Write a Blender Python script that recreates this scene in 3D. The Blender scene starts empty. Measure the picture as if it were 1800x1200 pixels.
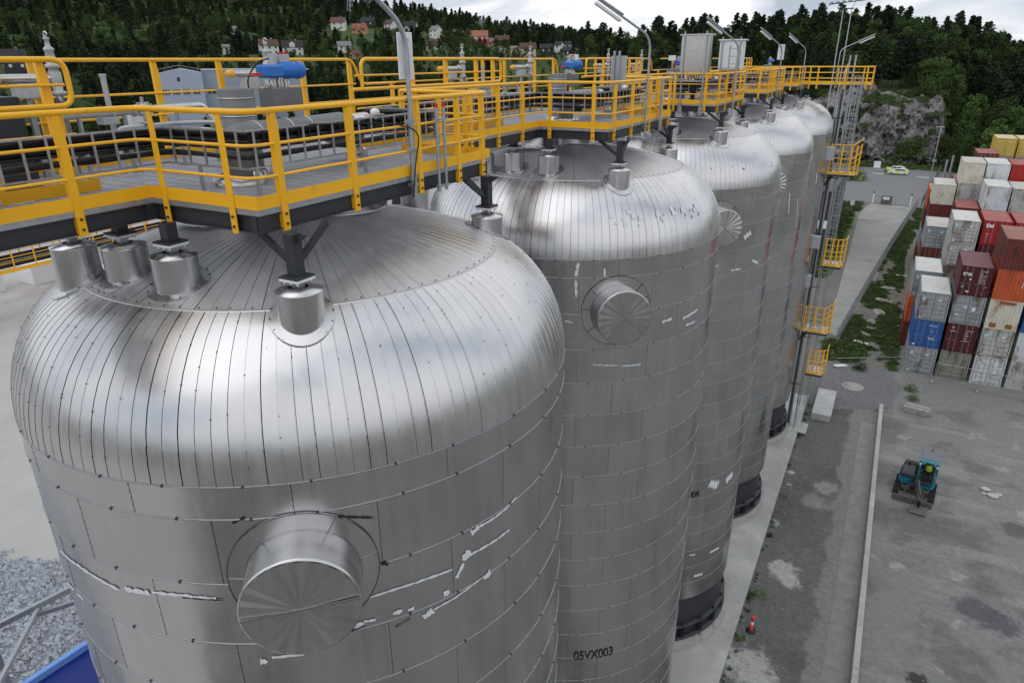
import bpy, math, random
from mathutils import Vector, Matrix, noise
R=math.radians; PI=math.pi
rnd=random.Random(7)
S=bpy.context.scene; C=S.collection
# ---------------------------------------------------------------- camera, sky, sun, exposure
F=1207.19; PITCH=R(22.2552); YAW=R(28.45); ROLL=R(-0.30)
cam=bpy.data.cameras.new('camera'); co=bpy.data.objects.new('camera',cam); C.objects.link(co)
cam.sensor_width=36; cam.lens=F/1800*36; cam.shift_x=-5/1800; cam.clip_start=.1; cam.clip_end=6000
co.matrix_world=Matrix.Translation((0,0,28))@Matrix.Rotation(YAW,4,'Z')@Matrix.Rotation(PI/2-PITCH,4,'X')@Matrix.Rotation(ROLL,4,'Z')
S.camera=co
SUN_EL=R(58); SUN_AZ=R(-150)
W=bpy.data.worlds.new('World'); S.world=W; W.use_nodes=True
nt=W.node_tree; N=nt.nodes; L=nt.links; N.clear()
out=N.new('ShaderNodeOutputWorld'); bg=N.new('ShaderNodeBackground'); bg.inputs[1].default_value=.11
sky=N.new('ShaderNodeTexSky'); sky.sky_type='NISHITA'; sky.sun_disc=False; sky.sun_elevation=SUN_EL; sky.sun_rotation=SUN_AZ; sky.air_density=1.3; sky.dust_density=2.5
tc=N.new('ShaderNodeTexCoord'); sep=N.new('ShaderNodeSeparateXYZ'); L.new(tc.outputs['Generated'],sep.inputs[0])
# project direction on a cloud deck: xy/(z+.18)
ad=N.new('ShaderNodeMath'); ad.operation='ADD'; ad.inputs[1].default_value=.30; L.new(sep.outputs[2],ad.inputs[0])
mx=N.new('ShaderNodeMath'); mx.operation='MAXIMUM'; mx.inputs[1].default_value=.05; L.new(ad.outputs[0],mx.inputs[0])
dv=N.new('ShaderNodeVectorMath'); dv.operation='DIVIDE'; L.new(tc.outputs['Generated'],dv.inputs[0])
cb=N.new('ShaderNodeCombineXYZ'); 
for i in range(3): L.new(mx.outputs[0],cb.inputs[i])
L.new(cb.outputs[0],dv.inputs[1])
n1=N.new('ShaderNodeTexNoise'); n1.inputs['Scale'].default_value=1.15; n1.inputs['Detail'].default_value=7; n1.inputs['Roughness'].default_value=.55; n1.inputs['Distortion'].default_value=.5; L.new(dv.outputs[0],n1.inputs['Vector'])
r1=N.new('ShaderNodeValToRGB'); r1.color_ramp.elements[0].position=.42; r1.color_ramp.elements[1].position=.56
r1.color_ramp.elements[0].color=(4.3,4.9,5.9,1); r1.color_ramp.elements[1].color=(8.5,8.6,8.75,1); L.new(n1.outputs[0],r1.inputs[0])
r2=N.new('ShaderNodeValToRGB'); r2.color_ramp.elements[0].position=.30; r2.color_ramp.elements[1].position=.46
r2.color_ramp.elements[0].color=(.55,.55,.55,1); r2.color_ramp.elements[1].color=(1,1,1,1); L.new(n1.outputs[0],r2.inputs[0])
mix=N.new('ShaderNodeMix'); mix.data_type='RGBA'; L.new(r2.outputs[0],mix.inputs[0]); L.new(sky.outputs[0],mix.inputs[6]); L.new(r1.outputs[0],mix.inputs[7])
L.new(mix.outputs[2],bg.inputs[0]); L.new(bg.outputs[0],out.inputs[0])
sl=bpy.data.lights.new('sun','SUN'); sl.energy=.65; sl.angle=R(60); sl.color=(1,.96,.9)
so=bpy.data.objects.new('sun',sl); C.objects.link(so)
sd=Vector((math.sin(SUN_AZ)*math.cos(SUN_EL),math.cos(SUN_AZ)*math.cos(SUN_EL),math.sin(SUN_EL)))
so.rotation_euler=sd.to_track_quat('Z','Y').to_euler()
S.view_settings.view_transform='Standard'; S.view_settings.look='None'; S.view_settings.exposure=.12; S.view_settings.gamma=1
S.view_settings.use_curve_mapping=False
S.render.engine='CYCLES'; S.cycles.use_denoising=True; S.cycles.max_bounces=6; S.cycles.diffuse_bounces=3; S.cycles.glossy_bounces=4
# ---------------------------------------------------------------- materials
MATS={}
def mat(name,col,rough=.6,metal=0.,var=.12,scale=3.,bump=0.,bscale=20.,obj_var=0.,dark=None,dscale=.6,damt=.5,spec=.4,stretch=None):
    if name in MATS: return MATS[name]
    m=bpy.data.materials.new(name); m.use_nodes=True; t=m.node_tree; n=t.nodes; l=t.links; b=n['Principled BSDF']
    b.inputs['Roughness'].default_value=rough; b.inputs['Metallic'].default_value=metal; b.inputs['Specular IOR Level'].default_value=spec
    tx=n.new('ShaderNodeTexCoord'); vec=tx.outputs['Object']
    if stretch:
        mp=n.new('ShaderNodeMapping'); mp.inputs['Scale'].default_value=stretch; l.new(vec,mp.inputs[0]); o2=n.new('ShaderNodeObjectInfo'); s2=n.new('ShaderNodeVectorMath'); s2.operation='ADD'; l.new(o2.outputs['Location'],s2.inputs[0]); l.new(mp.outputs[0],s2.inputs[1]); vec=s2.outputs[0]
    no=n.new('ShaderNodeTexNoise'); no.inputs['Scale'].default_value=scale; no.inputs['Detail'].default_value=6; no.inputs['Roughness'].default_value=.6; l.new(vec,no.inputs['Vector'])
    mr=n.new('ShaderNodeMapRange'); mr.inputs[1].default_value=.25; mr.inputs[2].default_value=.75; mr.inputs[3].default_value=1-var; mr.inputs[4].default_value=1+var; l.new(no.outputs[0],mr.inputs[0])
    val=mr.outputs[0]
    if obj_var:
        oi=n.new('ShaderNodeObjectInfo'); m2=n.new('ShaderNodeMapRange'); m2.inputs[3].default_value=1-obj_var; m2.inputs[4].default_value=1+obj_var; l.new(oi.outputs['Random'],m2.inputs[0])
        mm=n.new('ShaderNodeMath'); mm.operation='MULTIPLY'; l.new(val,mm.inputs[0]); l.new(m2.outputs[0],mm.inputs[1]); val=mm.outputs[0]
    vm=n.new('ShaderNodeVectorMath'); vm.operation='SCALE'; vm.inputs[0].default_value=col[:3]; l.new(val,vm.inputs['Scale']); cout=vm.outputs[0]
    if dark:
        n2=n.new('ShaderNodeTexNoise'); n2.inputs['Scale'].default_value=dscale; n2.inputs['Detail'].default_value=8; n2.inputs['Roughness'].default_value=.65; l.new(vec,n2.inputs['Vector'])
        rp=n.new('ShaderNodeValToRGB'); rp.color_ramp.elements[0].position=damt; rp.color_ramp.elements[1].position=min(1,damt+.13); l.new(n2.outputs[0],rp.inputs[0])
        mi=n.new('ShaderNodeMix'); mi.data_type='RGBA'; l.new(rp.outputs[0],mi.inputs[0]); l.new(cout,mi.inputs[6]); mi.inputs[7].default_value=(*dark[:3],1); cout=mi.outputs[2]
    l.new(cout,b.inputs['Base Color'])
    if bump:
        n3=n.new('ShaderNodeTexNoise'); n3.inputs['Scale'].default_value=bscale; n3.inputs['Detail'].default_value=5; l.new(vec,n3.inputs['Vector'])
        bp=n.new('ShaderNodeBump'); bp.inputs['Strength'].default_value=bump; bp.inputs['Distance'].default_value=.05; l.new(n3.outputs[0],bp.inputs['Height']); l.new(bp.outputs[0],b.inputs['Normal'])
    MATS[name]=m; return m
def clad(name,base,r0,r1,ovar=.05,bs=.12):
    m=bpy.data.materials.new(name); m.use_nodes=True; t=m.node_tree; n=t.nodes; l=t.links; b=n['Principled BSDF']; b.inputs['Metallic'].default_value=1
    tx=n.new('ShaderNodeTexCoord'); oi=n.new('ShaderNodeObjectInfo')
    geo=n.new('ShaderNodeNewGeometry')
    a=n.new('ShaderNodeTexNoise'); a.inputs['Scale'].default_value=.9; a.inputs['Detail'].default_value=7; a.inputs['Roughness'].default_value=.6; l.new(geo.outputs['Position'],a.inputs['Vector'])
    mp=n.new('ShaderNodeMapping'); mp.inputs['Scale'].default_value=(7,7,.35); l.new(geo.outputs['Position'],mp.inputs[0])
    st=n.new('ShaderNodeTexNoise'); st.inputs['Scale'].default_value=1; st.inputs['Detail'].default_value=5; l.new(mp.outputs[0],st.inputs['Vector'])
    rr=n.new('ShaderNodeMapRange'); rr.inputs[1].default_value=.3; rr.inputs[2].default_value=.7; rr.inputs[3].default_value=r0; rr.inputs[4].default_value=r1; l.new(a.outputs[0],rr.inputs[0])
    r2=n.new('ShaderNodeMapRange'); r2.inputs[1].default_value=.3; r2.inputs[2].default_value=.7; r2.inputs[3].default_value=-.025; r2.inputs[4].default_value=.035; l.new(st.outputs[0],r2.inputs[0])
    ad=n.new('ShaderNodeMath'); l.new(rr.outputs[0],ad.inputs[0]); l.new(r2.outputs[0],ad.inputs[1]); l.new(ad.outputs[0],b.inputs['Roughness'])
    c1=n.new('ShaderNodeMapRange'); c1.inputs[3].default_value=1-ovar; c1.inputs[4].default_value=1+ovar; l.new(oi.outputs['Random'],c1.inputs[0])
    c2=n.new('ShaderNodeMapRange'); c2.inputs[1].default_value=.3; c2.inputs[2].default_value=.7; c2.inputs[3].default_value=.93; c2.inputs[4].default_value=1.04; l.new(a.outputs[0],c2.inputs[0])
    c3=n.new('ShaderNodeMapRange'); c3.inputs[1].default_value=.3; c3.inputs[2].default_value=.7; c3.inputs[3].default_value=.955; c3.inputs[4].default_value=1.03; l.new(st.outputs[0],c3.inputs[0])
    # small dark specks and scuffs
    sp=n.new('ShaderNodeTexNoise'); sp.inputs['Scale'].default_value=16; sp.inputs['Detail'].default_value=4; l.new(geo.outputs['Position'],sp.inputs['Vector'])
    c4=n.new('ShaderNodeMapRange'); c4.inputs[1].default_value=.74; c4.inputs[2].default_value=.80; c4.inputs[3].default_value=1; c4.inputs[4].default_value=.62; l.new(sp.outputs[0],c4.inputs[0])
    v=c1.outputs[0]
    for c in (c2,c3,c4):
        q=n.new('ShaderNodeMath'); q.operation='MULTIPLY'; l.new(v,q.inputs[0]); l.new(c.outputs[0],q.inputs[1]); v=q.outputs[0]
    vm=n.new('ShaderNodeVectorMath'); vm.operation='SCALE'; vm.inputs[0].default_value=base; l.new(v,vm.inputs['Scale'])
    # one faint ochre stain on the crowns
    dd=n.new('ShaderNodeVectorMath'); dd.operation='DISTANCE'; dd.inputs[1].default_value=(-6.15,9.1,25.1); l.new(geo.outputs['Position'],dd.inputs[0])
    m3=n.new('ShaderNodeMapRange'); m3.inputs[1].default_value=.05; m3.inputs[2].default_value=.75; m3.inputs[3].default_value=.45; m3.inputs[4].default_value=0; l.new(dd.outputs['Value'],m3.inputs[0])
    mi=n.new('ShaderNodeMix'); mi.data_type='RGBA'; l.new(m3.outputs[0],mi.inputs[0]); l.new(vm.outputs[0],mi.inputs[6]); mi.inputs[7].default_value=(.5,.4,.18,1)
    l.new(mi.outputs[2],b.inputs['Base Color'])
    bn=n.new('ShaderNodeTexNoise'); bn.inputs['Scale'].default_value=1.6; bn.inputs['Detail'].default_value=2; l.new(geo.outputs['Position'],bn.inputs['Vector'])
    bp=n.new('ShaderNodeBump'); bp.inputs['Strength'].default_value=bs; bp.inputs['Distance'].default_value=.08; l.new(bn.outputs[0],bp.inputs['Height']); l.new(bp.outputs[0],b.inputs['Normal'])
    MATS[name]=m; return m
M={}
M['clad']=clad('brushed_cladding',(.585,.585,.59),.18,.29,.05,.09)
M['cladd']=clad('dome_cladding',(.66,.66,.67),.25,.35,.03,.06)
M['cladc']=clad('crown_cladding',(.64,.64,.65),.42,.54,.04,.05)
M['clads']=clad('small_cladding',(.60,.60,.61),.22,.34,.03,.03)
M['liner']=mat('dark_liner_metal',(.05,.05,.05),.7)  # dark metal of the inner shell, panel joints and small fasteners
M['bead']=mat('seam_bead_metal',(.33,.33,.34),.42,1,.1)
M['yellow']=mat('yellow_paint',(.90,.465,.012),.36,0,.07,2.2,.03,60,spec=.5,dark=(.60,.27,.02),dscale=4.5,damt=.63)
M['steel']=mat('dark_grey_paint',(.035,.038,.045),.42,0,.12,4,.04,40)
M['galv']=mat('galvanised_steel',(.42,.44,.47),.42,.75,.18,9,.05,50)
M['grate']=mat('galvanised_grating',(.50,.52,.55),.5,.25,.15,6)
M['black']=mat('black_cable_rubber',(.012,.012,.013),.45,0,.2,12)
M['insul']=mat('grey_insulation_jacket',(.17,.175,.18),.5,.2,.12,4,.05,30)
M['pipe']=mat('stainless_pipe',(.55,.54,.52),.25,.95,.15,9)
M['lightgrey']=mat('light_grey_cast_valve',(.45,.46,.47),.45,.3,.15,10)
M['white']=mat('white_paint',(.75,.76,.78),.45,0,.05,4)
M['ocap']=mat('orange_yellow_cap',(.85,.45,.05),.5,0,.08)
M['blue']=mat('blue_actuator_paint',(.03,.17,.56),.35,0,.06,8)
M['red']=mat('red_paint',(.6,.03,.02),.45,0,.1)
M['conc']=mat('foundation_concrete',(.40,.40,.39),.85,0,.18,.5,.15,12,dark=(.52,.52,.50),dscale=.35,damt=.54)
M['concd']=mat('weathered_concrete',(.33,.33,.31),.9,0,.2,1.2,.3,14,dark=(.13,.13,.12),dscale=1.3,damt=.55)
M['tape']=mat('white_tape_residue',(.70,.71,.73),.75,0,.2,22,.2,60,dark=(.5,.5,.51),dscale=14,damt=.66)
M['bscuff']=mat('black_tape_residue',(.02,.02,.02),.7,0,.2)
M['glass']=mat('dark_glass',(.02,.025,.03),.1,0,.05)
def ground_mat(name,base,layers,spots=(),grit=.35,grough=.92,edge=None,bump=.5):
    """layers: (scale,stretch,lo,hi,colour,strength,rotation); spots: (x,y,radius,colour)"""
    m=bpy.data.materials.new(name); m.use_nodes=True; t=m.node_tree; n=t.nodes; l=t.links; b=n['Principled BSDF']; b.inputs['Roughness'].default_value=grough; b.inputs['Specular IOR Level'].default_value=.25
    geo=n.new('ShaderNodeNewGeometry'); pos=geo.outputs['Position']
    rgb=n.new('ShaderNodeRGB'); rgb.outputs[0].default_value=(*base,1); c=rgb.outputs[0]
    def mixc(f,c,col):
        mi=n.new('ShaderNodeMix'); mi.data_type='RGBA'; l.new(f,mi.inputs[0]); l.new(c,mi.inputs[6]); mi.inputs[7].default_value=(*col,1); return mi.outputs[2]
    def noi(sc,det=8,ro=.62,vec=pos,dist=0):
        x=n.new('ShaderNodeTexNoise'); x.inputs['Scale'].default_value=sc; x.inputs['Detail'].default_value=det; x.inputs['Roughness'].default_value=ro; x.inputs['Distortion'].default_value=dist; l.new(vec,x.inputs['Vector']); return x.outputs[0]
    def rng(v,a,bb,c0=0,c1=1):
        x=n.new('ShaderNodeMapRange'); x.inputs[1].default_value=a; x.inputs[2].default_value=bb; x.inputs[3].default_value=c0; x.inputs[4].default_value=c1; l.new(v,x.inputs[0]); return x.outputs[0]
    for i,(sc,st,lo,hi,col,amt,rot) in enumerate(layers):
        mp=n.new('ShaderNodeMapping'); mp.inputs['Location'].default_value=(i*7.3,i*3.1,0); mp.inputs['Rotation'].default_value=(0,0,rot); mp.inputs['Scale'].default_value=(st,1,1); l.new(pos,mp.inputs[0])
        c=mixc(rng(noi(sc,9,.66,mp.outputs[0],.3),lo,hi,0,amt),c,col)
    if edge:
        sp=n.new('ShaderNodeSeparateXYZ'); l.new(pos,sp.inputs[0]); a=n.new('ShaderNodeMath'); a.operation='MULTIPLY_ADD'; l.new(noi(.35,8),a.inputs[0]); a.inputs[1].default_value=3.2; l.new(sp.outputs[0],a.inputs[2])
        c=mixc(rng(a.outputs[0],edge[0],edge[0]+.25,0,edge[2]),c,edge[1])
    wn=noi(1.7,8,.7)
    for (x,y,r,col) in spots:
        d=n.new('ShaderNodeVectorMath'); d.operation='DISTANCE'; d.inputs[1].default_value=(x,y,0); l.new(pos,d.inputs[0])
        a=n.new('ShaderNodeMath'); a.operation='MULTIPLY_ADD'; l.new(wn,a.inputs[0]); a.inputs[1].default_value=r*2.6; l.new(d.outputs['Value'],a.inputs[2])
        c=mixc(rng(a.outputs[0],r*2.0,r*2.5,.9,0),c,col)
    g=rng(noi(24,4,.7),.3,.7,1-grit,1+grit); g2=rng(noi(3.2,7,.7),.3,.7,1-grit*.6,1+grit*.6)
    k=n.new('ShaderNodeMath'); k.operation='MULTIPLY'; l.new(g,k.inputs[0]); l.new(g2,k.inputs[1])
    vm=n.new('ShaderNodeVectorMath'); vm.operation='SCALE'; l.new(c,vm.inputs[0]); l.new(k.outputs[0],vm.inputs['Scale']); l.new(vm.outputs[0],b.inputs['Base Color'])
    bp=n.new('ShaderNodeBump'); bp.inputs['Strength'].default_value=bump; bp.inputs['Distance'].default_value=.04; l.new(noi(9,6,.7),bp.inputs['Height']); l.new(bp.outputs[0],b.inputs['Normal'])
    MATS[name]=m; return m
# ---------------------------------------------------------------- helpers
def link(o): C.objects.link(o); return o
class MB:
    def __init__(s): s.v=[]; s.f=[]; s.sm=[]
    def add(s,v,f,smooth=False):
        k=len(s.v); s.v+= [tuple(p) for p in v]; s.f+=[tuple(i+k for i in q) for q in f]; s.sm+=[smooth]*len(f)
    def box(s,x0,x1,y0,y1,z0,z1,bev=0):
        if bev:
            b=bev; P=[]
            for z,i in ((z0,b),(z0+b,0),(z1-b,0),(z1,b)):
                P+= [(x0+i,y0+i,z),(x1-i,y0+i,z),(x1-i,y1-i,z),(x0+i,y1-i,z)]
            Fc=[(3,2,1,0),(12,13,14,15)]
            for k in range(3):
                for j in range(4): Fc.append((k*4+j,k*4+(j+1)%4,k*4+4+(j+1)%4,k*4+4+j))
            s.add(P,Fc); return
        s.add([(x0,y0,z0),(x1,y0,z0),(x1,y1,z0),(x0,y1,z0),(x0,y0,z1),(x1,y0,z1),(x1,y1,z1),(x0,y1,z1)],[(3,2,1,0),(4,5,6,7),(0,1,5,4),(1,2,6,5),(2,3,7,6),(3,0,4,7)])
    def bar(s,a,b,w,h,up=(0,0,1)):
        a=Vector(a);b=Vector(b);d=(b-a).normalized();u=Vector(up)
        if abs(d.dot(u))>.98: u=Vector((1,0,0))
        x=d.cross(u).normalized()*w/2; y=x.cross(d).normalized()*h/2
        P=[p+i*x+j*y for p in (a,b) for i,j in ((-1,-1),(1,-1),(1,1),(-1,1))]
        s.add(P,[(0,1,2,3),(7,6,5,4),(0,4,5,1),(1,5,6,2),(2,6,7,3),(3,7,4,0)])
    def tube(s,pts,r,n=10,cap=True):
        pts=[Vector(p) for p in pts]; rs=r if isinstance(r,(list,tuple)) else [r]*len(pts)
        V=[];prev=None
        for i,p in enumerate(pts):
            d=((pts[min(i+1,len(pts)-1)]-pts[max(i-1,0)]))
            d=d.normalized() if d.length>1e-9 else Vector((0,0,1))
            if prev is None:
                u=Vector((0,0,1)) if abs(d.z)<.9 else Vector((1,0,0)); x=d.cross(u).normalized()
            else: x=(prev-d*prev.dot(d)).normalized()
            prev=x; y=d.cross(x)
            for k in range(n):
                a=2*PI*k/n; V.append(p+(x*math.cos(a)+y*math.sin(a))*rs[i])
        Fc=[]
        for i in range(len(pts)-1):
            for k in range(n): Fc.append((i*n+k,i*n+(k+1)%n,i*n+n+(k+1)%n,i*n+n+k))
        s.add(V,Fc,True)
        if cap: s.add(V[:n],[tuple(range(n))[::-1]]); s.add(V[-n:],[tuple(range(n))])
    def lathe(s,prof,c=(0,0,0),n=24,axis=(0,0,1),a0=0,a1=2*PI,smooth=True):
        q=Vector((0,0,1)).rotation_difference(Vector(axis)); c=Vector(c); V=[];full=abs(a1-a0-2*PI)<1e-6; m=n if full else n+1
        for r,z in prof:
            for k in range(m):
                a=a0+(a1-a0)*k/n; V.append(c+q@Vector((r*math.cos(a),r*math.sin(a),z)))
        Fc=[]
        for i in range(len(prof)-1):
            for k in range(n):
                k2=(k+1)%m if full else k+1
                Fc.append((i*m+k,i*m+k2,i*m+m+k2,i*m+m+k))
        s.add(V,Fc,smooth)
    def cyl(s,c,r,h,n=16,axis=(0,0,1)): s.lathe([(0,0),(r,0)],c,n,axis,smooth=False); s.lathe([(r,0),(r,h)],c,n,axis); s.lathe([(r,h),(0,h)],c,n,axis,smooth=False)
    def ball(s,c,r,n=12,m=8,sc=(1,1,1)):
        V=[];Fc=[]
        for i in range(m+1):
            t=PI*i/m
            for k in range(n):
                a=2*PI*k/n; V.append((c[0]+r*sc[0]*math.sin(t)*math.cos(a),c[1]+r*sc[1]*math.sin(t)*math.sin(a),c[2]+r*sc[2]*math.cos(t)))
        for i in range(m):
            for k in range(n): Fc.append((i*n+n+k,i*n+n+(k+1)%n,i*n+(k+1)%n,i*n+k))
        s.add(V,Fc,True)
    def poly(s,pts,z0,z1):
        n=len(pts); V=[(x,y,z0) for x,y in pts]+[(x,y,z1) for x,y in pts]
        s.add(V,[tuple(range(n))[::-1],tuple(range(n,2*n))]+[(i,(i+1)%n,n+(i+1)%n,n+i) for i in range(n)])
    def mesh(s,name,m):
        me=bpy.data.meshes.new(name); me.from_pydata(s.v,[],s.f)
        me.polygons.foreach_set('use_smooth',s.sm); me.materials.append(m); return me
    def build(s,name,m,parent=None,loc=None,kind=None):
        o=link(bpy.data.objects.new(name,s.mesh(name,m)))
        if parent: o.parent=parent
        if loc: o.location=loc
        if kind: o['kind']=kind
        return o
def inst(name,me,parent,loc=(0,0,0),rz=0,sc=None):
    o=link(bpy.data.objects.new(name,me)); o.parent=parent; o.location=loc; o.rotation_euler=(0,0,rz)
    if sc: o.scale=sc
    return o
def tag(o,label=None,cat=None,group=None,kind=None):
    if label: o['label']=label
    if cat: o['category']=cat
    if group: o['group']=group
    if kind: o['kind']=kind
    return o
def thing(name,label,cat,loc=(0,0,0),rz=0,group=None):
    o=link(bpy.data.objects.new(name,None)); o.location=loc; o.rotation_euler=(0,0,rz); o.empty_display_size=.2
    return tag(o,label,cat,group)
def copy_thing(r,loc,rz,label,sc=None):
    c=r.copy(); C.objects.link(c); c.location=loc; c.rotation_euler=(0,0,rz); c['label']=label
    if sc: c.scale=sc
    for ch in r.children:
        d=ch.copy(); C.objects.link(d); d.parent=c
        for g in ch.children: e=g.copy(); C.objects.link(e); e.parent=d
    return c
def fillet(pts,r,n=5):
    out=[Vector(pts[0])]
    for a,b,c in zip(pts,pts[1:],pts[2:]):
        a=Vector(a);b=Vector(b);c=Vector(c); u=(a-b);v=(c-b); rr=min(r,u.length*.45,v.length*.45); u.normalize();v.normalize()
        p=b+u*rr;q=b+v*rr
        for i in range(n+1):
            t=i/n; out.append(p*(1-t)**2+b*2*t*(1-t)+q*t*t)
    out.append(Vector(pts[-1])); return out
ORD=['nearest','second','third','fourth','farthest']
XC=-8.475; Y0=8.207; PIT=11.15; TR=4.41
# ---------------------------------------------------------------- setting: ground sheets
def sheet(name,pts,z,m,kind='structure'):
    b=MB(); b.add([(x,y,z) for x,y in pts],[tuple(range(len(pts)))]); return b.build(name,m,kind=kind)
LT=(.40,.40,.385); g_main=ground_mat('compacted_gravel_yard',(.135,.135,.13),[(.16,1,.50,.60,(.095,.097,.092),.7,0),(.5,1,.58,.66,(.20,.20,.19),.6,0),(1.3,.25,.60,.70,(.17,.17,.16),.5,.2)],
 [(-1.55,36.1,.85,LT),(-1.1,35.3,.6,LT),(-2.1,28.0,1.25,LT),(-1.0,27.0,.8,LT),(-.7,44.2,.9,(.24,.24,.23)),(-.2,46.4,.8,(.27,.27,.26)),(-2.7,47.3,.25,LT),(-2.75,40.6,.3,LT),(-2.6,45.6,.2,LT),(-2.6,33.4,.55,(.06,.085,.03)),(-2.7,44,.35,(.06,.08,.03)),(-2.8,29.6,.3,(.055,.08,.025))],.40,edge=(1.95,(.225,.225,.217),.85))
# extra fine speckle for the yard
sheet('ground',[(-3000,-500),(3000,-500),(3000,4000),(-3000,4000)],-.02,mat('far_ground',(.16,.16,.14),.95,0,.3,.05,.2,1))
sheet('yard',[(-3.1,-20),(70,-20),(70,205),(-3.1,205)],.0,g_main)
sheet('pale_ground',[(-220,-60),(-13.5,-60),(-13.5,160),(-220,160)],-.002,mat('pale_dusty_ground',(.44,.43,.415),.95,0,.12,.15,.4,1.5,dark=(.35,.30,.275),dscale=.09,damt=.56))
sheet('pavement',[(2.85,-20),(40,-20),(40,60),(30,62),(12,66),(2.85,60.8)],.006,ground_mat('worn_asphalt',(.215,.215,.208),[(.13,1,.48,.55,(.135,.135,.128),.8,0),(.30,.4,.52,.62,(.285,.285,.275),.7,.6),(.5,.10,.57,.68,(.31,.31,.30),.5,-.9),(.7,.10,.60,.68,(.125,.125,.12),.5,.35),(.9,.12,.60,.68,(.13,.13,.125),.4,1.2),(.30,1,.60,.65,(.36,.36,.345),.7,0),(2.2,1,.62,.70,(.12,.12,.115),.6,0)],
 [(8.2,37.6,1.1,(.10,.10,.115)),(9.3,37.2,.9,(.10,.10,.115)),(6.2,29.6,.9,(.02,.022,.018)),(5.4,31.0,.5,(.04,.042,.036)),(11,47,.9,(.11,.115,.10))],.26,edge=None))
sheet('drainage_channel',[(1.15,-20),(2.45,-20),(2.45,58),(1.35,58)],.010,mat('channel_paving',(.245,.245,.232),.9,0,.2,1.2,.2,20,dark=(.16,.16,.15),dscale=.8,damt=.56))
sheet('access_road',[(-3.2,78.5),(-1.9,77.5),(1.6,115),(5.2,161.5),(-3.0,161.5),(-4.3,150),(-3.6,100)],.008,mat('road_concrete',(.30,.30,.28),.9,0,.16,.3,.2,10,dark=(.20,.20,.195),dscale=.11,damt=.56))
sheet('parking_lot',[(-13,162),(9,162),(10.5,216),(-13,219)],.012,mat('lot_asphalt',(.19,.192,.198),.9,0,.1,.4,.2,12))
sheet('container_yard',[(3.2,69),(70,69),(70,175),(8,175),(5.0,120)],.012,mat('container_yard_asphalt',(.21,.21,.205),.9,0,.2,.6,.2,12))
b=MB(); b.box(-14.6,-3.06,-12,60.5,-.3,.25); b.build('foundation_slab',M['conc'],kind='structure')
# gravel strip with stones
sheet('gravel_strip',[(-2.3,58.6),(3.2,61.5),(4.3,67),(2.2,70.8),(-2.6,73.5)],.014,mat('dark_gravel',(.17,.17,.172),.95,0,.5,9,.8,14))
# curb wall beside the channel, in sections
cw=thing('barrier_wall','long low concrete barrier wall running along the drainage channel','wall',(2.66,0,0))
for i in range(22):
    y0=-8+i*3.14; b=MB(); b.box(-.15,.14,y0+.012,y0+3.128,0,.62,.02); b.box(-.02,.02,y0+1.5,y0+1.56,.62,.64); b.build('wall_section',M['conc'],cw)
# ---------------------------------------------------------------- terrain and hills
SKY=[(-600,-80),(-200,-62),(0,-50),(400,-38),(560,-12),(600,-4),(660,5),(700,10),(750,17),(800,25),(850,33),(900,40),(1000,51),(1040,56),(1085,62),(1105,58),(1130,50),(1200,43),(1300,39),(1400,30),(1450,27),(1550,27),(1620,36),(1700,47),(1740,52),(1770,64),(1790,84),(1850,100),(2200,104)]
def sky_elev(u):      # u = tangent of bearing from the view axis
    x=905+u*1304
    for (x0,y0),(x1,y1) in zip(SKY,SKY[1:]):
        if x0<=x<=x1: return (105-(y0+(y1-y0)*(x-x0)/(x1-x0)))/1304
    return .1 if x<0 else 0
def smooth(t): t=max(0,min(1,t)); return t*t*(3-2*t)
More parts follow.
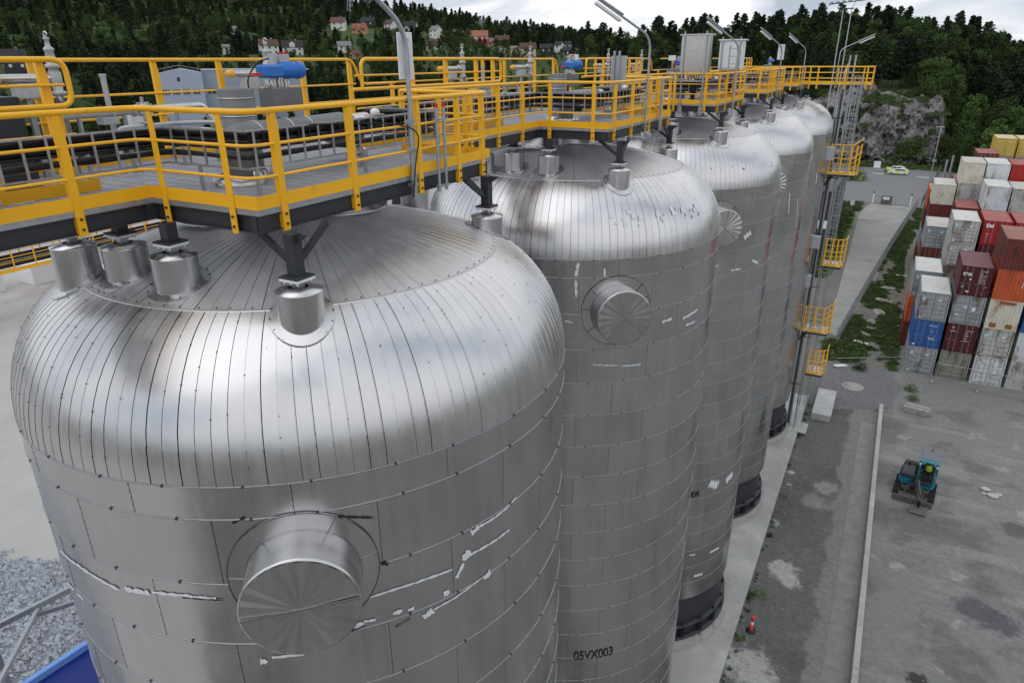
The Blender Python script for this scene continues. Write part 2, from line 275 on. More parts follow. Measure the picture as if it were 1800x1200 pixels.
# houses list: (x,y on the plan, roof ridge height, width, label, wall colour, roof colour, storeys, rotation)
HOUSES=[]
def polar(px,py,D):
    u=(px-905)/1304; a=math.atan(u); z=28-(py-105)/1304*D*math.cos(a)
    return math.sin(a-YAW)*D,math.cos(a-YAW)*D,z
for px,py,w,D,lab,wc,rc,st in [
 (478,70,34,400,'white house with dark brown roof standing among trees left of the black roofed house','w','br',2),
 (520,72,38,410,'white house with two gables and a black roof on the wooded slope','w','bk',2),
 (604,36,27,500,'white two storey house with red brown roof highest on the left slope','w','rb',2),
 (640,46,28,490,'tan house with a long red roof below the power pylon','t','rd',1),
 (655,36,26,520,'dark grey house with a black roof right below the pylon','d','bk',1),
 (693,40,23,520,'white house with brown roof directly left of the lamp post','w','br',2),
 (727,43,27,520,'white house with black roof directly right of the lamp post','w','bk',1),
 (771,50,23,500,'small white gabled house alone on a light green meadow','w','gr',2),
 (767,73,28,430,'white house with wide brown roof standing below the meadow','w','br',1),
 (809,56,19,500,'small pale grey house half hidden by trees at mid slope','w','gr',1),
 (846,58,34,470,'large house with orange red roof and white balcony','w','or',2),
 (851,72,27,430,'white cottage with a bright red roof','w','rd2',1),
 (866,70,16,440,'little white annex right of the bright red roof','w','gr',1),
 (886,66,27,440,'reddish brown house with white gable boards','m','br',1),
 (883,84,15,400,'small white house low among the bushes','w','gr',1),
 (906,83,13,400,'tiny cream coloured garage with a gable','c','gr',1),
 (930,78,31,390,'large cream house with brown roof and a central dormer','c','br',2),
 (962,80,24,390,'black timber house with a white balcony','d','bk',1),
 (985,76,18,395,'white gable end of a house with a dark roof','w','bk',1),
 (1001,84,24,385,'long low dark building right of the white gables','d','bk',1),
 (1000,76,14,405,'second small white gable with a flagpole before it','w','bk',1),
 (610,74,25,430,'house showing only a wide light grey roof above the bushes','w','gr',1),
 (628,88,20,400,'house showing only a faded red brown roof in the trees','t','rb',1),
 (421,49,12,470,'small white cottage alone high in the dark forest','w','gr',1),
 (29,84,34,330,'dark roofed manor with white dormer windows at far left','d','bk',2),
 (403,78,12,400,'pale little cabin in the trees left of the brown roof','w','gr',1)]:
    HOUSES.append((px,py,w,D,lab,wc,rc,st))
HB=[]
def house_base(h): 
    px,py,w,D,lab,wc,rc,st=h; x,y,z=polar(px,py,D); wd=w/1207*D*.80; return x,y,z-wd*.30-2.2*st
def terr(x,y):
    z=terr0(x,y)
    if HB and z>.5:
        sw=.0;sd=0
        for hx,hy,dz in HB:
            d2=((x-hx)**2+(y-hy)**2)/900.
            if d2<7: w=math.exp(-d2*2.2); sw+=w; sd+=w*dz
        z+=sd/(sw+.12)
    return z
def terr0(x,y):
    f=-x*math.sin(YAW)+y*math.cos(YAW); l=x*math.cos(YAW)+y*math.sin(YAW)
    r=math.hypot(x,y)
    if f<60: return 0
    u=l/f; px=905+u*1304
    e=sky_elev(u)/math.sqrt(1+u*u)
    w=smooth((px-1060)/90)
    n=noise.noise(Vector((x*.02,y*.02,3)))
    # far left hill
    RL=720; top=28+e*RL-11
    if r<250: hl=0
    elif r<430: hl=24*smooth((r-250)/180)
    else: hl=24+(top-24)*min(1,(r-430)/(RL-430))**.9
    if r>RL: hl=top-(r-RL)*.12
    hl+=n*5*smooth((r-250)/80)*(1 if r<RL-40 else .3)
    # near right hill with its rock cliff
    RR=345; top=28+e*RR-11.5
    cw_=smooth((px-1395)/40)*(1-smooth((px-1670)/40))
    base=(18.5*smooth((r-238)/5))*cw_+(1-cw_)*6*smooth((r-232)/20)
    hr=0 if r<228 else base+(max(top,base)-base)*smooth((r-246)/(RR-246))**.8
    if r>RR: hr=top-(r-RR)*.10
    hr+=n*2.2*smooth((r-240)/20)*(.4 if r>RR-25 else 1)
    return max(0,hl*(1-w)+hr*w)
def terrain():
    V=[];Fc=[]; na=230; rs=[200+ (i/95)**1.35*900 for i in range(96)]
    for i in range(na+1):
        a=R(-46+i*.45)
        for r in rs:
            x=-math.sin(YAW-R(0)+0)*0; d=Vector((math.sin(a-YAW),math.cos(a-YAW)))*r
            z=terr(d.x,d.y); V.append((d.x,d.y,z if z>.05 else -1.5))
    m=len(rs)
    for i in range(na):
        for j in range(m-1): Fc.append((i*m+j,i*m+m+j,i*m+m+j+1,i*m+j+1))
    b=MB(); b.add(V,Fc,True); return b.build('hillside',mat('forest_floor',(.055,.09,.028),.95,0,.4,.3,.3,.6,dark=(.045,.06,.022),dscale=.08,damt=.55),kind='structure')
HB=[(x,y,z-terr0(x,y)) for x,y,z in map(house_base,HOUSES)]
terrain()
b=MB(); V=[];Fc=[]
for i in range(41):
    a=i/40
    for j in range(5): V.append((60+a*700,900+j*40,[-5,30,62,70,40][j]*(1-abs(a-.5)*.9)+noise.noise(Vector((a*9,j,1)))*8))
for i in range(40):
    for j in range(4): Fc.append((i*5+j,i*5+5+j,i*5+6+j,i*5+j+1))
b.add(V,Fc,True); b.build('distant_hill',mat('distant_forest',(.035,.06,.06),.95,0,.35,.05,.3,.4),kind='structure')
# rock cliff
CLM=ground_mat('grey_gneiss',(.25,.243,.235),[(.35,.35,.45,.58,(.085,.082,.078),.8,.3),(.9,.2,.58,.66,(.27,.26,.25),.7,.5),(.16,1,.53,.60,(.03,.042,.016),.9,0),(.7,.3,.62,.68,(.02,.02,.018),.9,1.0)],(),.4,.92,None,.8)
def cliff():
    b=MB(); nu,nv=280,70; V=[];Fc=[]
    for i in range(nu+1):
        px=1320+(1712-1320)*i/nu; u=(px-905)/1304; a=math.atan(u)
        env=smooth(i/22)*(1-smooth((i-nu+30)/30))
        for j in range(nv+1):
            t=j/nv; hh=21.5*env*(.90+.08*math.sin(i*.045+1)+.12*noise.noise(Vector((i*.06,0,7))))
            z=-.5+t*hh
            r=226+9*t**1.3
            p=Vector((px*.05,z*.22,3.1))
            r+=3.6*noise.fractal(p,1,2.1,6)+2.2*abs(noise.noise(p*2.7))+.9*abs(noise.noise(Vector((p.x*3+p.y*2,p.y*6,1))))
            if t>.8: r+= (t-.8)*30
            V.append((math.sin(a-YAW)*r,math.cos(a-YAW)*r,z))
    for i in range(nu):
        for j in range(nv): Fc.append((i*(nv+1)+j,(i+1)*(nv+1)+j,(i+1)*(nv+1)+j+1,i*(nv+1)+j+1))
    b.add(V,Fc,False)
    global CV; CV=[V[i*(nv+1)+j] for i in range(nu) for j in range(6,nv-2)]
    b.build('rock_cliff',CLM,kind='structure')
cliff()
# ---------------------------------------------------------------- trees
def leafmat(name,c1,v=.35):
    m=mat(name,c1,.75,0,.35,.9,0,1,obj_var=min(.6,v*1.3),spec=.15); return m
ML=[leafmat('pine_needles',(.025,.042,.018),.45),leafmat('spruce_needles',(.018,.034,.017),.35),leafmat('birch_leaves',(.062,.105,.028),.4),leafmat('oak_leaves',(.045,.075,.022),.45),leafmat('bright_leaves',(.07,.115,.03),.3)]
MT=mat('tree_bark',(.07,.05,.035),.9,0,.3,8)
def leafquad(b,c,s,rd):
    n=Vector((rd.uniform(-1,1),rd.uniform(-1,1),rd.uniform(-.2,1))).normalized(); x=n.orthogonal().normalized(); x.rotate(Matrix.Rotation(rd.uniform(0,6.3),3,n)) if False else None
    y=n.cross(x); c=Vector(c); k=rd.uniform(.5,1)
    b.add([c-x*s-y*s*k*.5,c+x*s*.7-y*s*k,c+x*s+y*s*k*.6,c-x*s*.5+y*s*k],[(0,1,2,3)])
def make_tree(kind,seed):
    rd=random.Random(seed); b=MB(); n_leaf=0
    H=1.0*10
    if kind in('pine','spruce'):
        # trunk
        t=MB(); t.tube([(0,0,0),(.1,0,4),(0,.1,9.6)],[.22,.15,.03],6)
        top=10
        lo=3.2 if kind=='pine' else 1.2; z=lo
        while z<top:
            f=(z-lo)/(top-lo)
            rad=(2.6*(1-f)**.55*(.75+.5*rd.random()) if kind=='pine' else 2.3*(1-f)**.9+.12)
            nb=6 if kind=='pine' else 8
            for k in range(nb):
                a=rd.uniform(0,6.3); rr=rad*rd.uniform(.6,1.08); dz=-.2*rr if kind=='spruce' else .12*rr
                e=Vector((math.cos(a)*rr,math.sin(a)*rr,z+dz)); t.tube([(0,0,z),e],[.04,.012],3,False)
                for q in range(11 if kind=='pine' else 8):
                    w=rd.uniform(.35,1.1); p=Vector((0,0,z)).lerp(e,w)+Vector((rd.gauss(0,.24),rd.gauss(0,.24),rd.gauss(0,.14)))
                    leafquad(b,p,rd.uniform(.14,.32),rd)
            z+=rd.uniform(.42,.62) if kind=='pine' else .42
    else:
        t=MB(); t.tube([(0,0,0),(.1,.05,3),(0,.1,6)],[.2,.14,.05],6)
        for k in range(26):
            a=rd.uniform(0,6.3); zz=rd.uniform(1.6,9.2); f=1-abs((zz-5)/5.2)**2.2; rr=2.7*f*rd.uniform(.35,1)
            c=Vector((math.cos(a)*rr,math.sin(a)*rr,zz)); t.tube([(0,0,zz*.55),c],[.05,.012],3,False)
            s=rd.uniform(.6,1.15)
            for q in range(62):
                d=Vector((rd.gauss(0,1),rd.gauss(0,1),rd.gauss(0,.8))).normalized()*s*rd.uniform(.65,1.05)
                leafquad(b,c+d,rd.uniform(.10,.24),rd)
    return b,t
def tree_mesh(name,kind,seed,lm):
    b,t=make_tree(kind,seed); me=bpy.data.meshes.new(name); k=len(b.v)
    me.from_pydata(b.v+t.v,[],b.f+[tuple(i+k for i in f) for f in t.f])
    me.materials.append(lm); me.materials.append(MT)
    me.polygons.foreach_set('material_index',[0]*len(b.f)+[1]*len(t.f)); return me
TM=[tree_mesh('pine_tree','pine',1,ML[0]),tree_mesh('pine_tree','pine',2,ML[0]),tree_mesh('spruce_tree','spruce',3,ML[1]),tree_mesh('birch_tree','leafy',4,ML[2]),tree_mesh('oak_tree','leafy',5,ML[3]),tree_mesh('oak_tree','leafy',6,ML[3]),tree_mesh('birch_tree','leafy',8,ML[4])]
TN=['pine_tree','pine_tree','spruce_tree','birch_tree','oak_tree','oak_tree','birch_tree']
TD=['dark pine','ragged dark pine','narrow dark spruce','green birch','dark broadleaf tree','rounded broadleaf tree','bright green birch']
clear=[]
for (px,py,w,D,*_) in HOUSES:
    x,y,z=polar(px,py,D); clear.append((x,y,w/1207*D*.55+3))
def blocked(x,y):
    f=-x*math.sin(YAW)+y*math.cos(YAW); l=x*math.cos(YAW)+y*math.sin(YAW); r=math.hypot(x,y)
    for (cx,cy,cr) in clear:
        dx=x-cx;dy=y-cy
        if dx*dx+dy*dy<cr*cr: return True
        # open view line just in front of each house
        rc=math.hypot(cx,cy)
        if rc-9<r<rc and abs(x*cy-y*cx)/rc<cr*.7: return True
    if noise.noise(Vector((x*.012,y*.012,9)))>.42 and 380<r<560 and 905+l/f*1304>560: return True
    return False
def in_front(x,y):
    r=math.hypot(x,y)
    for (cx,cy,cr) in clear:
        rc=math.hypot(cx,cy)
        if rc-60<r<rc and abs(x*cy-y*cx)/rc<cr*.85 and x*cx+y*cy>0: return True
    return False
pts=[]
def scatter(r0,r1,px0,px1,step):
    a0=math.atan((px0-905)/1304)-YAW; a1=math.atan((px1-905)/1304)-YAW
    r=r0
    while r<r1:
        n=max(1,int((a1-a0)*r/step))
        for i in range(n):
            a=a0+(a1-a0)*(i+rnd.random())/n; rr=r+rnd.uniform(-.5,.5)*step
            x=math.sin(a)*rr; y=math.cos(a)*rr
            h=terr(x,y)
            px=905+math.tan(a+YAW)*1304
            if h<.6 and not(rr>215 and (px<1380 or (px>1650 and x>11.5))): continue
            if 1360<px<1690 and rr<241: continue
            if blocked(x,y): continue
            conif=noise.noise(Vector((x*.015,y*.015,5)))+(.10 if px>1150 else -.10)+(.32 if rr>560 else 0)
            k=rnd.random()
            if px>1640 and rr<262: kind=rnd.choice([3,4,6,5])
            elif conif>.0: kind=rnd.choice([0,0,1,1,2,2,4]) if k<.93 else 3
            else: kind=rnd.choice([3,4,5,4,5,0,2]) if k<.9 else 6
            s=rnd.choice([rnd.uniform(.55,.9),rnd.uniform(.8,1.3)])*(1.12 if kind<3 else .95)
            if px<1100 and rr>250 and in_front(x,y): s=rnd.uniform(.34,.62); kind=rnd.choice([3,4,5,6])
            pts.append((rr,x,y,max(h,0)-.3,kind,s))
        r+=step*.9
scatter(238,372,1090,1900,4.6)
scatter(228,330,1690,1900,4.2)
scatter(216,240,1645,1900,3.6)
scatter(245,470,-60,1130,6.0)
scatter(470,745,-60,1130,7.6)
pts.sort(key=lambda p:p[0])
GP='trees at the foot of the wooded hills'
near=pts[:300]; rest=pts[300:]
proto={}
WHERE=[(140,'behind the left loop rail'),(270,'between left loop rail and pale blue mill'),(430,'behind the pale blue mill building'),(540,'behind the nearest blue actuator'),(650,'right of the nearest blue actuator'),(730,'behind the nearest lamp post'),(830,'behind the first small relief valve past the lamp post'),(950,'behind the second platform rails'),(1080,'behind the second blue actuator'),(1190,'left of the stainless cabinet'),(1260,'behind the stainless cabinet'),(1330,'behind the white cabinet'),(1400,'between white cabinet and ladder tower'),(1480,'behind the floodlight mast'),(1560,'above the left half of the rock cliff'),(1650,'above the right half of the rock cliff'),(1700,'just right of the rock cliff'),(1750,'behind the slim cross headed pole'),(1e9,'above the yellow containers')]
for i,(rr,x,y,z,k,s) in enumerate(near):
    o=link(bpy.data.objects.new(TN[k],TM[k])); o.location=(x,y,z); o.rotation_euler=(0,0,rnd.uniform(0,6.3)); o.scale=(s,s,s*rnd.uniform(.9,1.15))
    px=905+((x*math.cos(YAW)+y*math.sin(YAW))/(-x*math.sin(YAW)+y*math.cos(YAW)))*1304
    where=next(w for lim,w in WHERE if px<lim)
    tag(o,('small ' if s<.85 else ('tall ' if s>1.15 else ''))+TD[k]+' '+where,'tree',GP); proto[k]=o
for k in range(7):
    if k not in proto:
        o=link(bpy.data.objects.new(TN[k],TM[k])); x,y,_=polar(1720,0,300); x+=k*3; o.location=(x,y,terr(x,y)); tag(o,TD[k]+' behind the slim cross headed pole','tree',GP); proto[k]=o
def gn_scatter(name,P,protos,label=None):
    me=bpy.data.meshes.new(name); me.from_pydata([(p[0],p[1],p[2]) for p in P],[],[])
    for an,ty,idx in (('kind','INT',3),('scl','FLOAT',4),('rot','FLOAT',5)):
        at=me.attributes.new(an,ty,'POINT'); at.data.foreach_set('value',[p[idx] for p in P])
    o=link(bpy.data.objects.new(name,me))
    g=bpy.data.node_groups.new(name,'GeometryNodeTree'); g.interface.new_socket('Geometry',in_out='INPUT',socket_type='NodeSocketGeometry'); g.interface.new_socket('Geometry',in_out='OUTPUT',socket_type='NodeSocketGeometry')
    n=g.nodes;l=g.links; gi=n.new('NodeGroupInput');go=n.new('NodeGroupOutput'); ip=n.new('GeometryNodeInstanceOnPoints'); jn=n.new('GeometryNodeJoinGeometry')
    for p in reversed(protos):
        oi=n.new('GeometryNodeObjectInfo'); oi.inputs['Object'].default_value=p; oi.inputs['As Instance'].default_value=True; oi.transform_space='ORIGINAL'
        l.new(oi.outputs['Geometry'],jn.inputs[0])
    def na(nm,ty):
        a=n.new('GeometryNodeInputNamedAttribute'); a.data_type=ty; a.inputs[0].default_value=nm; return a.outputs[0]
    l.new(gi.outputs[0],ip.inputs['Points']); l.new(jn.outputs[0],ip.inputs['Instance']); ip.inputs['Pick Instance'].default_value=True
    l.new(na('kind','INT'),ip.inputs['Instance Index'])
    l.new(na('scl','FLOAT'),ip.inputs['Scale'])
    cx=n.new('ShaderNodeCombineXYZ'); l.new(na('rot','FLOAT'),cx.inputs[2]); l.new(cx.outputs[0],ip.inputs['Rotation'])
    l.new(ip.outputs[0],go.inputs[0])
    mo=o.modifiers.new('scatter','NODES'); mo.node_group=g
    o['kind']='stuff'
    if label: o['label']=label
    return o
gn_scatter('forest',[(x,y,z,k,s,rnd.uniform(0,6.3)) for rr,x,y,z,k,s in rest],[proto[k] for k in range(7)],'dense dark mixed forest covering both hills')
# ---------------------------------------------------------------- houses
HC={'w':(.72,.72,.70),'t':(.42,.26,.14),'d':(.04,.04,.045),'c':(.62,.56,.40),'m':(.16,.05,.04),'br':(.09,.045,.035),'bk':(.022,.022,.026),'rb':(.13,.06,.05),'rd':(.26,.07,.055),'gr':(.20,.20,.20),'or':(.32,.12,.075),'rd2':(.38,.025,.03)}
HM={k:mat('house_'+k,v,.7,0,.12,.6) for k,v in HC.items()}
MW=mat('house_window_glass',(.03,.035,.04),.15)
for i,(px,py,w,D,lab,wc,rc,st) in enumerate(HOUSES):
    x,y,z=polar(px,py,D); wd=w/1207*D*.80; dp=wd*.62; ze=z-wd*.30; zb=ze-2.2*st
    a=math.atan2(x,y); rz=-a+(rnd.choice([-1,1])*rnd.uniform(.7,1.1) if w<25 and rnd.random()<.6 else rnd.uniform(-.5,.5))
    h=thing('house',lab,'house',(x,y,zb),rz,'houses on the wooded hillside')
    hw=wd/2;hd=dp/2; e=ze-zb; rh=wd*.30
    b=MB(); b.box(-hw,hw,-hd,hd,-1.6,e); b.add([(-hw,-hd,e),(-hw,hd,e),(-hw,0,e+rh),(hw,-hd,e),(hw,hd,e),(hw,0,e+rh)],[(0,2,1),(3,4,5)]); b.build('wall',HM[wc],h)
    b=MB(); o_=.4
    for s_ in(-1,1):
        P=[(-hw-o_,s_*(hd+o_),e-o_*.6),(hw+o_,s_*(hd+o_),e-o_*.6),(hw+o_,0,e+rh+.05),(-hw-o_,0,e+rh+.05)]; P2=[(p[0],p[1],p[2]+.25) for p in P]
        b.add(P+P2,[(0,1,2,3),(4,5,6,7),(0,1,5,4),(1,2,6,5),(2,3,7,6),(3,0,4,7)])
    rf=b.build('roof',HM[rc],h)
    if wd>7: b=MB(); b.box(hw*.3,hw*.3+.7,-.4,.4,e+rh-.3,e+rh+1); b.build('chimney',HM['gr'],rf)
    if wd>8 and i%2:
        b=MB(); b.box(-1.4,1.4,-hd-.3,0,e-1,e+rh*.45); b.add([(-1.7,-hd-.5,e+rh*.45),(1.7,-hd-.5,e+rh*.45),(0,-hd-.5,e+rh*.45+1.3),(-1.7,0,e+rh*.45),(1.7,0,e+rh*.45),(0,0,e+rh*.45+1.3)],[(0,1,2),(0,2,5,3),(1,4,5,2)]); b.build('gable',HM[wc],h)
    nw=max(1,int(wd/3)); wm=MB(); wm.box(-.5,.5,-.06,0,0,1.0); me=wm.mesh('window',MW if wc!='d' else HM['w'])
    for s2 in range(st):
        for k in range(nw): inst('window',me,h,(-hw+wd*(k+.5)/nw,-hd,.7+2.2*s2))
        inst('window',me,h,(-hw,0,.7+2.2*s2),-PI/2)
# grass meadows among the houses
gm=mat('meadow_grass',(.10,.17,.035),.95,0,.25,.3)
# lattice pylons
def pylon(px,py,D,h,lab):
    x,y,z=polar(px,py,D); p=thing('power_pylon',lab,'pylon',(x,y,z),0,'power pylons on the left hill'); b=MB()
    for s1,s2 in((-1,-1),(1,-1),(1,1),(-1,1)): b.bar((s1*2.4,s2*2.4,-h),(s1*.4,s2*.4,0),.22,.22)
    b.build('leg',M['galv'],p); b=MB()
    for k in range(8):
        t0=k/8;t1=(k+1)/8; w0=2.4-2*t0;w1=2.4-2*t1
        for (a,c) in(((-1,-1),(1,-1)),((1,-1),(1,1)),((1,1),(-1,1)),((-1,1),(-1,-1))):
            b.bar((a[0]*w0,a[1]*w0,-h+h*t0),(c[0]*w1,c[1]*w1,-h+h*t1),.12,.12)
    b.build('lattice',M['galv'],p); b=MB(); b.bar((-5,0,-3),(5,0,-3),.3,.3); b.bar((-5,0,-3),(0,0,-1),.15,.15); b.bar((5,0,-3),(0,0,-1),.15,.15); b.build('cross_arm',M['galv'],p)
pylon(626,-8,560,24,'grey lattice pylon above the tan house'); pylon(849,38,560,20,'smaller lattice pylon above the orange red roof')
# ---------------------------------------------------------------- tanks
RHO=1.75; RV=1.90; RC=TR-RHO; ZS=23.36; ANG0=R(20)
def kn(a): return RC+RHO*math.cos(a), ZS+RV*math.sin(a)   # a 0..70deg
RK,ZK=kn(PI/2-ANG0)
SR=RK/math.sin(ANG0); ZTOP=ZK+SR*(1-math.cos(ANG0))
def crown_z(r): return ZK-SR*math.cos(ANG0)+math.sqrt(SR*SR-r*r)
def strip(prof,hw_fn,lift=.0):
    """one cladding strip: smooth main sheet, folded edge and raised lap built as separate faces"""
    b=MB()
    for cols,sm in (([(-1,0),(-.3,0),(.3,0),(.88,0)],True),([(-1,-.012),(-1,0)],False),([(.88,0),(.91,.005),(1,.005),(1,-.012)],False)):
        V=[];Fc=[];m=len(cols)
        for (r,z,nr,nz) in prof:
            h=hw_fn(r)
            for (u,o) in cols:
                rr=r+nr*o; V.append((rr*math.cos(h*u),rr*math.sin(h*u),z+nz*o))
        for i in range(len(prof)-1):
            for j in range(m-1): Fc.append((i*m+j,i*m+j+1,i*m+m+j+1,i*m+m+j))
        b.add(V,Fc,sm)
    return b
NK=138; NCR=96; NW=14
prof=[]
for i in range(11):
    a=(PI/2-ANG0)*i/10; r,z=kn(a); prof.append((r,z+(.012 if i==0 else 0),math.cos(a),math.sin(a)))
kstrip=strip(prof,lambda r: PI/NK-.0030/r)
prof=[]
for i in range(7):
    r=RK-.012-(RK-.42)*i/6; a=math.asin(r/SR); prof.append((r,crown_z(r),math.sin(a),math.cos(a)))
cstrip=strip(prof,lambda r: PI/NCR-.0028/r)
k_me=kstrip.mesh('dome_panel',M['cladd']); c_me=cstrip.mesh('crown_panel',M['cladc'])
COURSE=[(ZS,ZS-.46)]+[(ZS-.46-.981*i,ZS-.46-.981*(i+1)) for i in range(20)]
ZCB=COURSE[-1][1]
def wallpanel(h):
    b=MB(); hw=PI/NW; n=8
    main=[(-hw+.0008+(2*hw-.0060)*k/n,0) for k in range(n+1)]
    for cols,sm in ((main,True),([(main[0][0],-.012),main[0]],False),([main[-1],(hw-.0046,.003),(hw-.0008,.003),(hw-.0008,-.012)],False)):
        V=[];m=len(cols)
        for zz in (0,h-.01):
            for u,o in cols: V.append(((TR+o)*math.cos(u),(TR+o)*math.sin(u),zz))
        b.add(V,[(j,j+1,m+j+1,m+j) for j in range(m-1)],sm)
    return b
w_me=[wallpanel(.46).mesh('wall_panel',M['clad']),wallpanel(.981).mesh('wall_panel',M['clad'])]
def merged(bm,angs):
    o=MB()
    for a in angs:
        c,s=math.cos(a),math.sin(a); o.add([(x*c-y*s,x*s+y*c,z) for x,y,z in bm.v],bm.f); o.sm[-len(bm.f):]=bm.sm
    return o
def cyl_patch(b,ang0,ang1,z0,z1,r,n=4,jag=0,rd=None):
    """thin patch following the tank wall between two angles, centre heights z0,z1"""
    pass
def tape(b,pth,w,r,rd):
    V=[]; P=[]
    for (a0,z0),(a1,z1) in zip(pth,pth[1:]):
        n=max(3,int(abs(a1-a0)/.32)+int(abs(z1-z0)/.03)+2)
        for k in range(n): t=k/n; P.append((a0+(a1-a0)*t,z0+(z1-z0)*t))
    P.append(pth[-1]); m=len(P)
    for i,(a,z) in enumerate(P):
        a2,z2=P[min(i+1,m-1)]; a1,z1=P[max(i-1,0)]; da=(a2-a1)*PI/180*r; dz=z2-z1; q=math.hypot(da,dz) or 1
        nx,nz=-dz/q,da/q
        env_=.35+.65*abs(math.sin(i*.37+w*40))**.5; u=w*rd.uniform(.55,1.2)*env_; v=w*rd.uniform(.55,1.15)*env_
        for s_,ww in((1,u),(-1,v)):
            aa=R(a)+s_*nx*ww/2/r; V.append((r*math.cos(aa),r*math.sin(aa),z+s_*nz*ww/2))
    b.add(V,[(2*i,2*i+1,2*i+3,2*i+2) for i in range(m-1)])
TAPES={0:[(.05,[(-104.5,21.52),(-95.3,21.6),(-89.2,21.58),(-84.5,21.55)]),(.075,[(-82.7,21.6),(-77.4,21.65)]),(.045,[(-76.7,21.68),(-71,21.71),(-65,21.7)]),(.05,[(-109.7,20.69),(-103.1,20.87)]),(.05,[(-101.7,20.86),(-98.5,20.89)]),
 (.035,[(-20.1,21.86),(-18.5,21.88),(-14.4,21.88),(-11.2,21.9),(-8.1,21.96)]),(.09,[(-20.3,21.84),(-18.6,21.88)]),(.04,[(-10.4,21.48),(-14.5,21.47),(-20.9,21.49)]),(.12,[(-21.0,21.58),(-22.2,21.45)]),(.06,[(-22.4,21.41),(-23.9,21.21)]),(.035,[(-40.8,21.44),(-35.2,21.45),(-30,21.43),(-24.8,21.4)]),(.035,[(-41.7,21.03),(-43.6,21.01),(-45.8,20.88),(-49.7,20.79)]),(.07,[(-43.2,21.0),(-41.9,21.04)]),(.04,[(-41.7,21.06),(-39.7,21.04)]),(.06,[(-36.6,21.05),(-34.9,21.05)]),(.05,[(-33.8,21.02),(-32.7,21.02)]),(.10,[(-31,20.78),(-29.2,20.85)]),(.03,[(-28.9,20.85),(-24.5,20.88),(-19.1,20.95),(-15.9,20.96)]),(.11,[(-17.6,20.93),(-15.9,20.96)]),(.08,[(-26.8,21.03),(-25.6,21.04)]),(.09,[(-59.7,20.64),(-58.5,20.63)]),(.045,[(-57.6,20.7),(-52.2,20.71)])],
 1:[(.10,[(-63.7,23.30),(-64.5,22.95)]),(.09,[(-64.5,22.85),(-64.1,22.4)]),(.07,[(-55.2,23.15),(-54.9,22.93)]),(.05,[(-67.8,21.75),(-65.1,21.71)]),(.045,[(-57.6,20.51),(-48.5,20.44)]),(.06,[(-47.3,20.41),(-40,20.38)]),(.10,[(-32,21.5),(-27.5,21.52)]),(.10,[(-21.6,21.42),(-12,21.5)]),(.08,[(-19.4,21.18),(-13,21.16)])],
 2:[(.09,[(-50.5,20.34),(-47.3,20.35)]),(.09,[(-39.3,20.1),(-33,20.09)]),(.28,[(-33,21.38),(-28.4,21.57)]),(.15,[(-24.2,20.34),(-18,20.15)]),(.55,[(-36.4,9.88),(-29.2,9.62)]),(.5,[(-21.6,9.6),(-14.3,9.74)]),(.18,[(-28.7,5.72),(-19.4,5.65)]),(.12,[(-45.1,5.99),(-41,5.94)]),(.2,[(-40,4.6),(-33,4.55)])],
 3:[(.10,[(-29.9,21.35),(-27.9,20.26)]),(.09,[(-18.7,20.95),(-13.1,19.31)]),(.12,[(2,19.58),(-3,18.67)])],4:[(.12,[(-25,20.9),(-24,20.2)])]}
BLK=[(.07,[(-37.9,21.93),(-36.6,21.9)]),(.03,[(-43.8,22.79),(-38.3,22.66)]),(.035,[(-59.9,22.86),(-57.8,22.93)]),(.03,[(-71,21.68),(-64,21.68)]),(.03,[(-44,20.95),(-41.6,21.0)]),(.02,[(-36.4,20.8),(-33.5,20.86)])]
def support_cover(p,x,y,zt):
    r=.285; rr=math.hypot(x,y); a=math.atan2(y,x)
    zb0=(crown_z(rr) if rr<RK else ZK-.02)
    sc=MB(); sc.lathe([(r,zb0-.35),(r,zt)],(x,y,0),28)
    o=sc.build('support_cover',M['clads'],p)
    b=MB(); b.lathe([(r+.006,zt-.012),(r+.006,zt+.006),(.12,zt+.045)],(x,y,0),28); b.build('cover_cap',M['clads'],o)
    # flashing collar following the dome slope
    b=MB(); V=[];n=30
    for q in (.0,.115):
        for k in range(n):
            t=2*PI*k/n; px=x+(r+q)*math.cos(t); py=y+(r+q)*math.sin(t); ro=math.hypot(px,py)
            if ro<RK: z=crown_z(ro)
            else: aa=math.acos(min(1,(ro-RC)/RHO)); z=ZS+RV*math.sin(aa)
            V.append((px,py,z+.022))
    b.add(V,[(k,(k+1)%n,n+(k+1)%n,n+k) for k in range(n)],True)
    V2=[(vx,vy,vz-.03) for vx,vy,vz in V[n:]]
    b.add(V[n:]+V2,[(k,(k+1)%n,n+(k+1)%n,n+k) for k in range(n)]); b.build('flashing_collar',M['clads'],o)
    b=MB()
    for k in range(14):
        t=2*PI*k/14; v=V[n+int(k*n/14)]; b.box(v[0]-.008-.02*math.cos(t),v[0]+.008-.02*math.cos(t),v[1]-.008-.02*math.sin(t),v[1]+.008-.02*math.sin(t),v[2],v[2]+.012)
    b.build('screw_heads',M['liner'],o,kind='stuff')
PED=[(2.35,-2.43,25.42),(.50,-2.72,25.70),(-.55,-2.70,25.70),(-1.35,-2.92,25.66),(2.2,2.35,25.42),(.3,2.8,25.70),(-2.2,2.3,25.6)]
nd=Vector((math.cos(R(-50.2)),math.sin(R(-50.2)),0))
